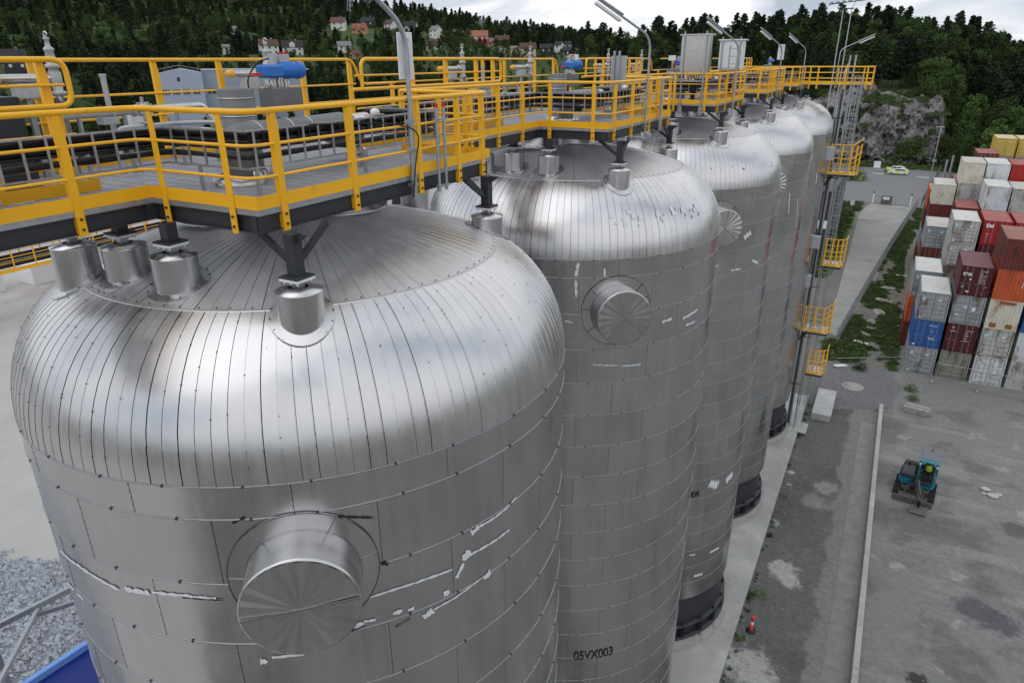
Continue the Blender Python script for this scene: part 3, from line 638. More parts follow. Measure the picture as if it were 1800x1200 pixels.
def number_text(txt,zc,parent,ang):
    cu=bpy.data.curves.new('tank_number','FONT'); cu.body=txt; cu.size=.50; cu.offset=.004; cu.align_x='CENTER'; cu.space_character=.94
    ob=bpy.data.objects.new('tmp',cu); C.objects.link(ob); dg=bpy.context.evaluated_depsgraph_get(); me=bpy.data.meshes.new_from_object(ob.evaluated_get(dg)); C.objects.unlink(ob); bpy.data.objects.remove(ob)
    import bmesh
    bm=bmesh.new(); bm.from_mesh(me); bmesh.ops.triangulate(bm,faces=bm.faces); bmesh.ops.subdivide_edges(bm,edges=[e for e in bm.edges if e.calc_length()>.12],cuts=2); bm.to_mesh(me); bm.free()
    for v in me.vertices:
        a=ang+v.co.x*.74/TR; r=TR+.016; v.co=(r*math.cos(a),r*math.sin(a),zc+v.co.y*1.0)
    me.materials.clear(); me.materials.append(M['bscuff']); o=link(bpy.data.objects.new('tank_number',me)); o.parent=parent; return o
for k in range(5):
    yc=Y0+PIT*k; rd=random.Random(50+k)
    lab=['nearest of the five silver storage tanks, crossed by long white tape scars','second silver storage tank from the front, with black number 05VX003','third silver storage tank, number ending 004 above a dark steel skirt','fourth silver storage tank of the row, narrow sliver with white scars','farthest of the five silver storage tanks, beside the ladder tower'][k]
    T=thing('storage_tank',lab,'tank',(XC,yc,0),0,'silver storage tanks in a row')
    b=MB(); pr=[(4.33,.9),(4.33,3.4),(TR-.03,3.4),(TR-.03,ZS)]
    for i in range(1,9): a=(PI/2-ANG0)*i/8; r,z=kn(a); pr.append((r-.03*math.cos(a),z-.03*math.sin(a)))
    for i in range(1,9): r=RK*(1-i/8); pr.append((max(r,.001),crown_z(r)-.03))
    b.lathe(pr[2:],n=96); b.build('tank_shell',M['liner'],T)
    cama=math.atan2(-yc,-XC)
    if k<2:
        for i in range(NK):
            a=2*PI*i/NK
            if math.cos(a-cama)>-.35: inst('dome_panel',k_me,T,rz=a+rd.uniform(-.0011,.0011))
        rest_=[2*PI*i/NK for i in range(NK) if math.cos(2*PI*i/NK-cama)<=-.35]
        merged(kstrip,rest_).build('rear_dome_panels',M['cladd'],T,kind='stuff')
        for i in range(NCR): inst('crown_panel',c_me,T,rz=2*PI*i/NCR+rd.uniform(-.0010,.0010))
    else:
        merged(kstrip,[2*PI*i/NK for i in range(NK)]).build('dome_panels',M['cladd'],T,kind='stuff')
        merged(cstrip,[2*PI*i/NCR for i in range(NCR)]).build('crown_panels',M['cladc'],T,kind='stuff')
    rear=MB()
    for ci,(zt,zb) in enumerate(COURSE):
        base=R(-50.3 if ci%2==0 else -63.2)+R(25.714)/2
        for i in range(NW):
            a=base+2*PI*i/NW
            if math.cos(a-cama)>-.25:
                o=inst('wall_panel',w_me[0 if ci==0 else 1],T,(0,0,zb+.005),a); o.rotation_euler=(rd.uniform(-.0013,.0013),rd.uniform(-.0013,.0013),a)
            else:
                q=merged(wallpanel(zt-zb),[a]); rear.add([(x,y,z+zb+.005) for x,y,z in q.v],q.f,True)
    rear.build('rear_wall_panels',M['clad'],T,kind='stuff')
    # seam beads
    b=MB()
    for (zt,zb) in COURSE:
        b.lathe([(TR-.01,zt-.011),(TR+.010,zt-.007),(TR+.012,zt),(TR+.008,zt+.007),(TR-.01,zt+.010)],n=96)
    b.build('seam_bead',M['bead'],T,kind='stuff')
    b=MB()
    for (zt,zb) in COURSE:
        for i in range(30 if k<2 else 0):
            a=2*PI*(i+rd.random()*.3)/30; c,s=math.cos(a),math.sin(a); b.bar(((TR+.010)*c,(TR+.010)*s,zt-.016),((TR+.010)*c,(TR+.010)*s,zt+.016),.03,.012,(c,s,0))
    if b.v: b.build('seam_clips',M['liner'],T,kind='stuff')
    b=MB(); a=ANG0
    b.lathe([(RK+.012,ZK-.006),(RK+.011,ZK+.002),(RK-.018,ZK+.014),(RK-.022,ZK+.006)],n=120); b.build('crown_band',M['cladc'],T)
    b=MB()
    for i in range(88):
        t=2*PI*(i+.3*rd.random())/88; x=(RK-.06)*math.cos(t); y=(RK-.06)*math.sin(t); b.box(x-.007,x+.007,y-.007,y+.007,ZK+.012,ZK+.034)
    for i in range(NK if k<2 else 0):
        t=2*PI*(i+.5)/NK
        for j in range(2):
            aa=(PI/2-ANG0)*rd.uniform(.1,.95); r,z=kn(aa); x=(r+.012)*math.cos(t);y=(r+.012)*math.sin(t); b.ball((x,y,z+.004),.008,5,3)
    b.build('screw_heads',M['liner'],T,kind='stuff')
    for (x,y,zt) in PED: support_cover(T,x,y,zt)
    for (x,y,r0,r1) in ((-1.0,-.45,.80,.60),(.15,.75,.74,.52),(-.15,-.75+.0,.0,.0)):
        if r0==0: continue
        zz=crown_z(math.hypot(x,y)); b=MB(); b.lathe([(r0+.12,zz+.0),(r0+.12,zz+.035),(r0,zz+.05),(r1,26.28),(r1,26.36)],(x,y,0),32); b.build('nozzle_cone',M['clads'],T)
    # man hole
    c0=nd*(TR-.25); c0.z=22.0
    col=MB(); n=48; V=[]
    for q,off in ((.70,.03),(.93,.022),(.93,-.02)):
        for j in range(n):
            t=2*PI*j/n; s_=q*math.cos(t); zz=q*math.sin(t); ang=math.atan2(nd.y,nd.x)+s_/TR; rr=TR+off; V.append((rr*math.cos(ang),rr*math.sin(ang),22.0+zz))
    Fc=[(i*n+j,i*n+(j+1)%n,i*n+n+(j+1)%n,i*n+n+j) for i in range(2) for j in range(n)]
    col.add(V[:2*n],Fc[:n],True); col.add(V[n:],[tuple(q-n for q in f) for f in Fc[n:]],False); mh=col.build('manhole_collar',M['clad'],T)
    b=MB()
    for t in (R(45),R(140),R(175),R(215),R(20),R(-60)) if k else (R(60),R(128),R(178),R(8)):
        P=[]
        for q in (.70,.93):
            s_=q*math.cos(t); ang=math.atan2(nd.y,nd.x)+s_/TR; P.append(Vector(((TR+.034)*math.cos(ang),(TR+.034)*math.sin(ang),22+q*math.sin(t))))
        b.bar(P[0],P[1],.014,.01)
    b.build('collar_seam',M['liner'] if k else M['bead'],mh)
    b=MB()
    for q_,w_ in ((.935,.012),(.712,.010)):
        P=[]
        for j in range(49):
            t=2*PI*j/48; ang=math.atan2(nd.y,nd.x)+q_*math.cos(t)/TR; rr=TR+.026; P.append((rr*math.cos(ang),rr*math.sin(ang),22+q_*math.sin(t)))
        b.tube(P,w_*.5,5,False)
    b.build('collar_edge',M['liner'],mh,kind='stuff')
    b=MB(); b.lathe([(.70,0),(.70,.84)],c0,48,nd); b.lathe([(.715,.815),(.715,.845),(.69,.85)],c0,48,nd); cyl=b.build('manhole_barrel',M['clads'],T)
    b=MB(); q=Vector((0,0,1)).rotation_difference(nd); nseg=40
    cc=c0+nd*.858
    for j in range(nseg):
        t0=2*PI*j/nseg; t1=2*PI*(j+1)/nseg; tl=(.010 if k==0 else .006); tl=tl if j%2 else -tl
        P=[cc+nd*.012,cc+q@Vector((.69*math.cos(t0),.69*math.sin(t0),-tl)),cc+q@Vector((.69*math.cos(t1),.69*math.sin(t1),tl))]
        b.add(P,[(0,1,2)])
    b.build('end_cap',M['clad'],cyl)
    b=MB()
    for t in ((R(44),) if k==0 else (R(0),R(90))):
        u=q@Vector((math.cos(t),math.sin(t),0)); b.bar(cc+nd*.016-u*.69,cc+nd*.016+u*.69,.024,.014,nd)
    b.build('cap_seam',M['bead'],cyl)
    if k in(1,2): number_text('05VX00%d'%(k+2),10.08 if k==1 else 9.3,T,R(-52))
    b=MB()
    for w,pth in TAPES[k]: tape(b,pth,w*(1.3 if k==0 else .9),TR+.012,rd)
    b.build('tape_residue',M['tape'],T,kind='stuff')
    if k==0:
        b=MB()
        for w,pth in BLK: tape(b,pth,w,TR+.014,rd)
        b.build('black_tape_residue',M['bscuff'],T)
    if k in(1,2):
        b=MB()
        for j in range(26 if k==1 else 12):
            t=R(rd.uniform(-62,-12)); aa=R(rd.uniform(24,36)) if k==1 else R(rd.uniform(18,26)); w=rd.uniform(.03,.09)*(1 if k==1 else .4)
            P=[]
            for da,dt in ((-w*.5,-w),(-w*.4,w),(w*.6,w*.8),(w*.5,-w*.7)):
                r,z=kn(aa+da*rd.uniform(.5,1.3)); P.append(((r+.016)*math.cos(t+dt*.16),(r+.016)*math.sin(t+dt*.16),z+.006))
            b.add(P,[(0,1,2,3)])
        b.build('paint_patches' if k==1 else 'scuff_marks',M['tape'] if k==1 else M['bscuff'],T,kind='stuff')
    # rubbed smudges and tiny fasteners along the vertical laps
    b=MB()
    for ci,(zt,zb) in enumerate(COURSE[:14 if k==0 else 8]):
        base=R(-50.3 if ci%2==0 else -63.2)
        for i in range(NW):
            a=base+2*PI*i/NW+.004
            if math.cos(a-cama)<-.1: continue
            n_=9 if ci else 5
            for j in range(n_):
                z_=zb+(zt-zb)*(j+.5)/n_; b.bar(((TR+.002)*math.cos(a-.006),(TR+.002)*math.sin(a-.006),z_),((TR+.008)*math.cos(a-.006),(TR+.008)*math.sin(a-.006),z_),.008,.008)
    if k==0: b.build('lap_rivets',M['liner'],T,kind='stuff')
    # skirt
    b=MB(); b.lathe([(4.22,.75),(4.22,3.5)],n=72); sk=b.build('steel_skirt',M['steel'],T)
    b=MB(); b.lathe([(4.22,.74),(4.52,.74),(4.52,.80),(4.22,.80)],n=72); b.lathe([(4.22,1.46),(4.46,1.46),(4.46,1.51),(4.22,1.51)],n=72)
    b.build('base_flange',M['steel'],sk)
    gb=MB(); gb.box(4.22,4.45,-.015,.015,.80,1.46); gb.box(4.22,4.45,.13,.16,.80,1.46); gm_=gb.mesh('gusset_plate',M['steel'])
    bb=MB(); bb.cyl((4.36,0,1.51),.04,.20,8); bb.cyl((4.36,0,1.51),.075,.09,6); bm_=bb.mesh('anchor_bolt',M['steel'])
    for i in range(24):
        a=2*PI*i/24
        if math.cos(a-cama)>-.3: inst('gusset_plate',gm_,sk,rz=a); inst('anchor_bolt',bm_,sk,rz=a+.017)
    b=MB(); b.lathe([(4.72,.0),(4.72,.66),(4.66,.72),(0,.72)],(XC,yc,.0),72); b.build('plinth',M['concd'],kind='structure')
# ---------------------------------------------------------------- platforms
ZD=26.40; ZR=27.52; ZU=28.07
def post_mesh(h,w=.10):
    b=MB(); z0=-.30
    # outward plate (in local xz plane, normal -y), tapered top, return flange
    t=.010; P=[(-w/2,z0),(w/2,z0),(w/2,h-.22),(w*.22,h),(-w/2,h)]
    V=[(x,0,z) for x,z in P]+[(x,t,z) for x,z in P]; n=len(P)
    b.add(V,[tuple(range(n)),tuple(range(n,2*n))[::-1]]+[(i,n+i,n+(i+1)%n,(i+1)%n) for i in range(n)])
    b.box(-w/2,-w/2+t,t,.065,z0,h-.02)
    return b
pm_low=post_mesh(ZR-ZD-.02).mesh('rail_post',M['yellow']); pm_up=post_mesh(ZU-ZD-.02,.11).mesh('rail_post',M['yellow'])
bm2=MB(); bm2.cyl((0.0,-.004,-.10),.018,.016,6,(0,-1,0)); bm2.cyl((0.0,-.004,-.22),.018,.016,6,(0,-1,0)); bolt_me=bm2.mesh('post_bolt',M['steel'])
def ang_of(d): return math.atan2(d[1],d[0])
def posts(P,pts,me,bolts=True):
    for x,y,a in pts:
        o=inst('rail_post',me,P,(x,y,ZD),a)
        if bolts: inst('post_bolt',bolt_me,o)
def rails(P,line,z,r,name,fr=.22):
    b=MB(); b.tube(fillet([(x,y,z) for x,y in line],fr),r,12 if r>.03 else 8); return b.build(name,M['yellow'],P)
def toe(P,line,z0=ZD,side=1):
    for (a,c) in zip(line,line[1:]):
        b=MB(); b.bar((a[0],a[1],z0+.08),(c[0],c[1],z0+.08),.008,.155); b.build('toe_board',M['yellow'],P)
def beam(P,a,c,z=26.33,h=.21,w=.10,name='edge_beam'):
    b=MB(); d=(Vector((c[0],c[1],0))-Vector((a[0],a[1],0))).normalized(); nrm=Vector((-d.y,d.x,0))
    A=Vector((a[0],a[1],z-h/2));B=Vector((c[0],c[1],z-h/2)); b.bar(A,B,.012,h-.026)
    for s_ in(-1,1): b.bar(A+Vector((0,0,s_*(h/2-.0065))),B+Vector((0,0,s_*(h/2-.0065))),w,.012)
    return b.build(name,M['steel'],P)
def grating(P,x0,x1,y0,y1,holes=()):
    nx=max(1,round((x1-x0)/1.05)); ny=max(1,round((y1-y0)/1.35))
    for i in range(nx):
        for j in range(ny):
            a0=x0+(x1-x0)*i/nx+.006;a1=x0+(x1-x0)*(i+1)/nx-.006;c0=y0+(y1-y0)*j/ny+.006;c1=y0+(y1-y0)*(j+1)/ny-.006
            b=MB()
            for e in ((a0,a1,c0,c0+.006),(a0,a1,c1-.006,c1),(a0,a0+.006,c0,c1),(a1-.006,a1,c0,c1)): b.box(*e,ZD-.034,ZD)
            n=int((c1-c0)/.034)
            for k in range(1,n): y=c0+(c1-c0)*k/n; w_=.005 if k%7 else .022; b.add([(a0,y,ZD-.03),(a1,y,ZD-.03),(a1,y,ZD),(a0,y,ZD),(a0,y+w_,ZD-.03),(a1,y+w_,ZD-.03),(a1,y+w_,ZD),(a0,y+w_,ZD)],[(0,1,2,3),(7,6,5,4),(3,2,6,7)])
            n=int((a1-a0)/.05)
            for k in range(1,n): x=a0+(a1-a0)*k/n; b.add([(x,c0,ZD-.010),(x,c1,ZD-.010),(x,c1,ZD-.001),(x,c0,ZD-.001),(x+.006,c0,ZD-.010),(x+.006,c1,ZD-.010),(x+.006,c1,ZD-.001),(x+.006,c0,ZD-.001)],[(0,1,2,3),(7,6,5,4),(3,2,6,7)])
            b.build('grating_panel',M['grate'],P)
EW=.20; IW=-.92; BF=2.10; BB=-3.10; BY=2.65
for k in range(5):
    yc=Y0+PIT*k; y_1=-8.5 if k else -7.2
    P=thing('access_platform',['nearest yellow railed access platform with the large grating bay at left','second yellow railed access platform, crossing the second silver tank','third yellow railed access platform, carrying the stainless cabinet','fourth yellow railed access platform of the row, behind the white cabinet','farthest yellow railed access platform, its end leading to the ladder tower'][k],'platform',(XC,yc,0),0,'yellow railed walkways over the tanks')
    grating(P,IW,EW,y_1,-BY); grating(P,BB,BF,-BY,BY); grating(P,BB,BB+1.0,BY,5.4)
    f=[(EW,y_1),(EW,-BY),(BF,-BY),(BF,BY),(EW+.02,BY)]
    if k==4: f=[(EW,y_1),(EW,-BY),(BF,-BY),(BF,.6),(6.25,.6),(6.25,2.2),(BF,2.2),(BF,BY),(BB,BY)]; grating(P,BF,6.25,.6,2.2)
    g=[(x+.045 if x>0 else x,y) for x,y in f]
    rails(P,f,ZR-.034,.034,'top_rail')
    rails(P,f,ZD+.72,.019,'middle_rail'); rails(P,f,ZD+.36,.019,'middle_rail')
    toe(P,f)
    inner=[(IW,y_1+.1),(IW,-BY-.12)]; toe(P,[(IW,y_1+.1),(IW,-BY+.05)])
    # beams (sit inside the toe board line)
    beam(P,(EW-.06,y_1),(EW-.06,-BY)); beam(P,(EW-.1,-BY+.06),(BF-.12,-BY+.06)); beam(P,(BF-.06,-BY),(BF-.06,BY)); beam(P,(BF-.12,BY-.06),(BB,BY-.06))
    beam(P,(IW+.06,y_1),(IW+.06,-BY)); beam(P,(BB+.06,-BY),(BB+.06,5.4)); beam(P,(BB+.12,-BY+.06),(IW,-BY+.06))
    for y in (-1.3,0,1.3): beam(P,(BB+.12,y),(BF-.12,y),26.33,.16,.08,'cross_beam')
    for i in range(5): y=y_1+ (8.5-BY)*(i+.5)/5; beam(P,(IW+.12,y),(EW-.12,y),26.33,.12,.06,'cross_beam')
    b=MB(); b.box(EW-.20,EW+.02,-BY-.10,-BY+.10,26.13,26.33,.01); b.build('beam_splice',M['steel'],P)
    b=MB(); b.box(BF-.16,BF-.012,-BY+.012,-BY+.16,26.11,26.335,.02); b.build('beam_corner',M['steel'],P)
    # grating edge angle, light grey strip above the beam
    b=MB()
    for a_,c_ in (((EW-.012,y_1),(EW-.012,-BY)),((EW,-BY+.012),(BF,-BY+.012)),((BF-.012,-BY),(BF-.012,BY)),((BF,BY-.012),(EW,BY-.012))): b.bar((*a_,26.366),(*c_,26.366),.02,.066)
    b.build('grating_edge',M['galv'],P)
    # posts: a = direction of the rail
    pl=[(EW+.016,-BY-.95-1.21*i,PI/2) for i in range(5 if k else 4)]+[(EW+.28,-BY-.016,0),(BF-.42,-BY-.016,0)]
    pr_=[(-2.25,PI/2),(-.95,PI/2),(.55,PI/2),(1.65,PI/2),(2.42,PI/2)]
    if k==4: pr_=pr_[:2]+[(.3,PI/2)]
    pl+=[(BF+.016,y,a) for y,a in pr_]
    if k<4: pl+=[(BF-.5,BY+.016,PI),(.55,BY+.016,PI)]
    else: pl+=[(2.4,.584,0),(2.9,.584,0),(4.6,.584,0),(5.9,.584,0),(6.266,.95,PI/2),(6.266,1.9,PI/2),(5.6,2.216,PI),(4,2.216,PI)]
    posts(P,pl,pm_low)
    # inner upper loop rail
    b=MB(); ln=[(IW,y_1+.3,ZR-.03),(IW,y_1+.3,ZU-.034),(IW,-BY-.06,ZU-.034),(IW,-BY-.06,ZR-.03),(IW,-BY-.42,ZR-.03)]
    if k==0: ln=ln[1:]
    b.tube(fillet(ln,.17,6),.034,12); b.tube([(IW,y_1,ZR-.03),(IW,-BY-.42,ZR-.03)],.034,12); b.build('loop_rail',M['yellow'],P)
    for zz in (ZD+.36,ZD+.74,ZR+.22): rails(P,inner,zz,.018,'middle_rail')
    posts(P,[(IW-.05,-BY-.32,PI/2),(IW-.05,-BY-1.15,PI/2),(IW-.05,-BY-2.5,PI/2),(IW-.05,-BY-3.8,PI/2)],pm_up,False)
    posts(P,[(IW-.10,-BY-.22,PI/2)],pm_low,False)
    # rear rail with its drop
    ys=-6.0 if k==0 else -4.3
    b=MB(); b.tube(fillet([(BB,ys,ZU-.034),(BB,5.25,ZU-.034),(BB,5.5,ZR-.03),(BB,6.8,ZR-.03)],.22,6),.030,12); b.build('top_rail',M['yellow'],P)
    rails(P,[(BB,ys),(BB,5.3)],ZR-.02,.019,'middle_rail')
    for zz in (ZD+.36,ZD+.74): rails(P,[(BB,ys),(BB,6.8)],zz,.018,'middle_rail')
    posts(P,[(BB-.02,y,PI/2) for y in (-1.9,.13,1.5,3.66,5.18)],pm_up,False)
    posts(P,[(BB-.02,6.75,PI/2)],pm_low,False)
    toe(P,[(BB,-BY),(BB,5.4)])
    # short cross rail at the far end of the bay
    # columns on the support covers
    for (x,y,zq) in PED:
        dz=zq-25.42
        b=MB(); b.box(x-.055,x+.055,y-.055,y+.055,zq,zq+.13); b.build('column_neck',M['galv'],P)
        b=MB(); b.box(x-.15,x+.15,y-.15,y+.15,25.585+dz,25.61+dz,.003); pt=b.build('column_plate',M['steel'],P)
        b=MB(); b.box(x-.15,x+.15,y-.15,y+.15,25.55+dz,25.582+dz,.003)
        for sx in(-.11,0,.11):
            for sy in(-.11,.11): b.cyl((x+sx,y+sy,25.515+dz),.014,.03,6)
        b.build('bolted_flange',M['white'],pt)
        tx=min(x,BF-.1); 
        b=MB(); w0,w1=.075,.085
        b.box(x-w0,x+w0,y-w0,y+w0,25.612+dz,26.12); b.build('support_column',M['steel'],P)
        if x>1:
            for dx,dy in ((-.62,0),(0,-.6 if y>0 else .6)):
                b=MB(); b.bar((x,y,25.72),(x+dx,y+dy,26.14),.06,.07); b.build('brace',M['steel'],P)
            b=MB(); sx=-1 if x>0 else 1; b.add([(x-sx*.0,y-.006,25.95),(x-sx*.0,y-.006,26.12),(x+.26,y-.006,26.12),(x,y+.006,25.95),(x,y+.006,26.12),(x+.26,y+.006,26.12)],[(0,2,1),(3,4,5),(0,3,5,2)]); b.build('gusset_plate',M['steel'],P)
# ---------------------------------------------------------------- cable trays with their cables
for k in range(5):
    yc=Y0+PIT*k; od=ORD[k]
    def off(x,y): return (XC+x,yc+y)
    ya=-8.4 if k else -7.0
    path=[(-.22,ya),(-.22,-2.02),(1.32,-2.02),(1.32,2.28),(-.3,2.28)]
    t=thing('cable_tray','upright cable ladder with galvanised rungs on the %s access platform'%od,'cable tray',(XC,yc,0),0,'cable ladders along the walkways')
    for zz in(26.74,27.20):
        b=MB()
        for a_,c_ in zip(path,path[1:]): b.bar((*a_,zz),(*c_,zz),.020,.024)
        b.build('side_rail',M['galv'],t)
    rb=MB(); rb.box(-.006,.006,-.016,.016,26.745,27.195); rb.box(.006,.012,-.016,-.010,26.745,27.195); rm=rb.mesh('rung',M['galv'])
    for a_,c_ in zip(path,path[1:]):
        d=Vector(c_)-Vector(a_); n=int(d.length/.27)
        for i in range(n):
            p=Vector(a_)+d*(i+.5)/n; inst('rung',rm,t,(p.x,p.y,0),math.atan2(d.y,d.x)+PI/2)
    lb=MB(); lb.box(-.02,.02,-.02,.02,26.40,26.75); lb.box(-.07,.07,-.05,.05,26.395,26.405); lm=lb.mesh('tray_leg',M['galv'])
    for p in((-.22,-4.2),(-.22,-6.2),(1.32,-1.9),(1.32,.2),(1.32,2.2),(.4,-2.02)): inst('tray_leg',lm,t,(p[0],p[1],0))
    # cables: bundles carried on the inner side
    cb_=thing('cable_bundle','bundle of black cables tied to the upright ladder on the %s access platform'%od,'cables',(XC,yc,0),0,'black cable bundles')
    rd=random.Random(k)
    ip=[(-.29,ya),(-.29,-1.95),(1.25,-1.95),(1.25,2.21),(-.3,2.21)]
    for i,(zz,rr,sl) in enumerate([(27.16,.034,.0),(27.10,.030,-.05),(27.055,.034,.0),(27.13,.03,-.02),(27.01,.030,-.04),(27.03,.028,.0),(26.97,.022,-.0),(26.88,.030,.0),(26.85,.024,-.05),(27.17,.022,-.08)]):
        pp=[]
        for a_,c_ in zip(ip,ip[1:]):
            n=max(2,int((Vector(c_)-Vector(a_)).length/.5))
            for j in range(n): q=Vector(a_).lerp(Vector(c_),j/n); pp.append((q.x+sl+rd.uniform(-.01,.01),q.y-sl+rd.uniform(-.01,.01),zz+rd.uniform(-.012,.008)))
        pp.append((*ip[-1],zz)); b=MB(); b.tube(fillet(pp,.12,2),rr,7); b.build('cable',M['black'],cb_)
    b=MB()
    for j in range(20):
        y=-1.9+4.1*j/20; b.box(1.16,1.29,y,y+.02,26.985,27.2)
    b.build('cable_tie',M['black'],cb_,kind='stuff')
# ---------------------------------------------------------------- valves and pipework on the platforms
def proto_relief():
    v=thing('relief_valve','x','relief valve',(0,0,0),0,'relief valves with yellow capped outlets')
    b=MB(); b.lathe([(0,26.3),(.05,26.3),(.05,27.55),(.10,27.56),(.10,27.60),(.06,27.62),(.085,27.72),(.085,27.86),(.06,27.92),(.10,27.93),(.10,27.975),(.075,27.98),(.055,28.15),(.068,28.16),(.068,28.19),(.035,28.22),(.028,28.30),(.04,28.31),(.04,28.335),(0,28.34)],n=16); b.build('valve_body',M['lightgrey'],v)
    b=MB(); b.tube([(.0+.038*math.cos(t),0,28.375+.038*math.sin(t)) for t in [2*PI*i/14 for i in range(15)]],.012,6,False); b.build('lifting_eye',M['pipe'],v)
    b=MB(); b.tube([(0,0,27.79),(-.05,-.12,27.79),(-.25,-.62,27.79)],[.06,.065,.065],14); b.lathe([(.06,0),(.1,0),(.1,.03),(.06,.03)],(-.05,-.12,27.79),14,(-.38,-.93,0)); b.build('outlet_pipe',M['pipe'],v)
    b=MB(); b.lathe([(0,0),(.07,0),(.07,.10),(.045,.16),(0,.165)],(-.25,-.62,27.79),14,(-.38,-.93,0)); b.build('outlet_cap',M['ocap'],v)
    b=MB(); b.box(-.26,-.02,-.52,-.25,27.52,27.72,.01); b.build('junction_box',M['lightgrey'],v)
    b=MB(); b.box(-.17,-.11,-.42,-.34,26.35,27.52); b.build('bracket_post',M['galv'],v)
    return v
def proto_valve():
    v=thing('actuated_valve','x','valve',(0,0,0),0,'blue actuated valves')
    b=MB(); b.box(-.16,.16,-.3,.3,27.28,27.62,.012); b.build('valve_body',M['insul'],v)
    b=MB()
    for s_ in(-.12,.12): b.bar((0,s_,27.62),(0,s_,27.78),.04,.05)
    b.cyl((0,0,27.62),.07,.16,12); b.cyl((0,-.26,27.62),.05,.12,10); b.build('yoke',M['pipe'],v)
    a=MB(); a.lathe([(0,-.02),(.10,0),(.125,.03),(.125,.38),(.11,.42),(0,.43)],(0,.0,27.87),20,(.30,.95,0)); a.lathe([(.128,.30),(.134,.30),(.134,.33),(.128,.33)],(0,0,27.87),20,(.30,.95,0)); ac=a.build('actuator_cylinder',M['blue'],v)
    b=MB(); b.box(-.12,.12,-.33,.01,27.765,27.955,.03); b.build('actuator_housing',M['blue'],v)
    b=MB(); b.box(.127,.135,.23,.33,27.80,27.88); b.build('name_plate',M['red'],ac)
    b=MB(); b.cyl((0,-.09,27.95),.065,.14,14); b.cyl((0,-.09,28.09),.045,.03,12); b.build('position_indicator',M['lightgrey'],v)
    b=MB(); b.box(-.05,.05,.02,.22,27.985,28.10,.006); b.build('solenoid_block',M['lightgrey'],v)
    for y in(.03,.09,.15,.20): b=MB(); b.cyl((.02,y,28.10),.022,.03,8); b.build('red_knob',M['red'],v)
    b=MB(); b.box(-.06,.06,-.52,-.40,27.80,27.84); b.build('end_stop',M['red'],v)
    b=MB(); b.tube(fillet([(0,-.1,28.05),(-.05,-.35,28.0),(-.1,-.55,27.75),(-.08,-.5,27.3)],.1),.012,6); b.build('cable',M['black'],v)
    b=MB()
    for q in range(7): b.tube([(.05,-.3+.07*q,27.76),(.10+.02*(q%2),-.32+.07*q,27.66),(.06,-.28+.06*q,27.55)],.012,5)
    b.build('tubing',M['pipe'],v,kind='stuff')
    return v
def proto_riser():
    v=thing('insulated_pipe','x','insulated pipe',(0,0,0),0,'grey insulated pipes')
    b=MB(); b.lathe([(.27,26.35),(.27,26.86),(.255,26.86),(.255,27.62),(.25,27.635),(0,27.66)],(0,0,0),24); b.build('riser',M['insul'],v)
    b=MB()
    for zz in(27.0,27.25,27.5): b.lathe([(.257,zz),(.262,zz),(.262,zz+.016),(.257,zz+.016)],n=24)
    b.build('jacket_strap',M['pipe'],v)
    b=MB(); b.tube(fillet([(.55,-.62,26.5),(.55,-.62,27.02),(.55,.95,27.02),(.42,1.7,27.02)],.22,6),.2,18); b.build('lateral_pipe',M['insul'],v)
    b=MB()
    for y in(-.25,.05,.35,.75): b.lathe([(.202,0),(.208,0),(.208,.018),(.202,.018)],(.55,y,27.02),18,(0,1,0))
    b.build('jacket_strap',M['pipe'],v)
    b=MB(); b.tube([(.42,1.7,27.02),(.36,2.0,27.02)],.10,14); b.tube([(.36,2.0,27.02),(.28,2.5,27.02)],.15,14); b.tube([(.28,2.5,27.02),(.2,3.0,27.02)],.09,14); b.build('pipe_end',M['pipe'],v)
    b=MB(); b.lathe([(.33,26.36),(.33,26.52),(.36,26.53),(.36,26.40)],(.55,-.62,0),22); b.lathe([(.33,26.36),(.33,26.52),(.27,26.53)],n=22); b.build('floor_collar',M['clads'],v)
    return v
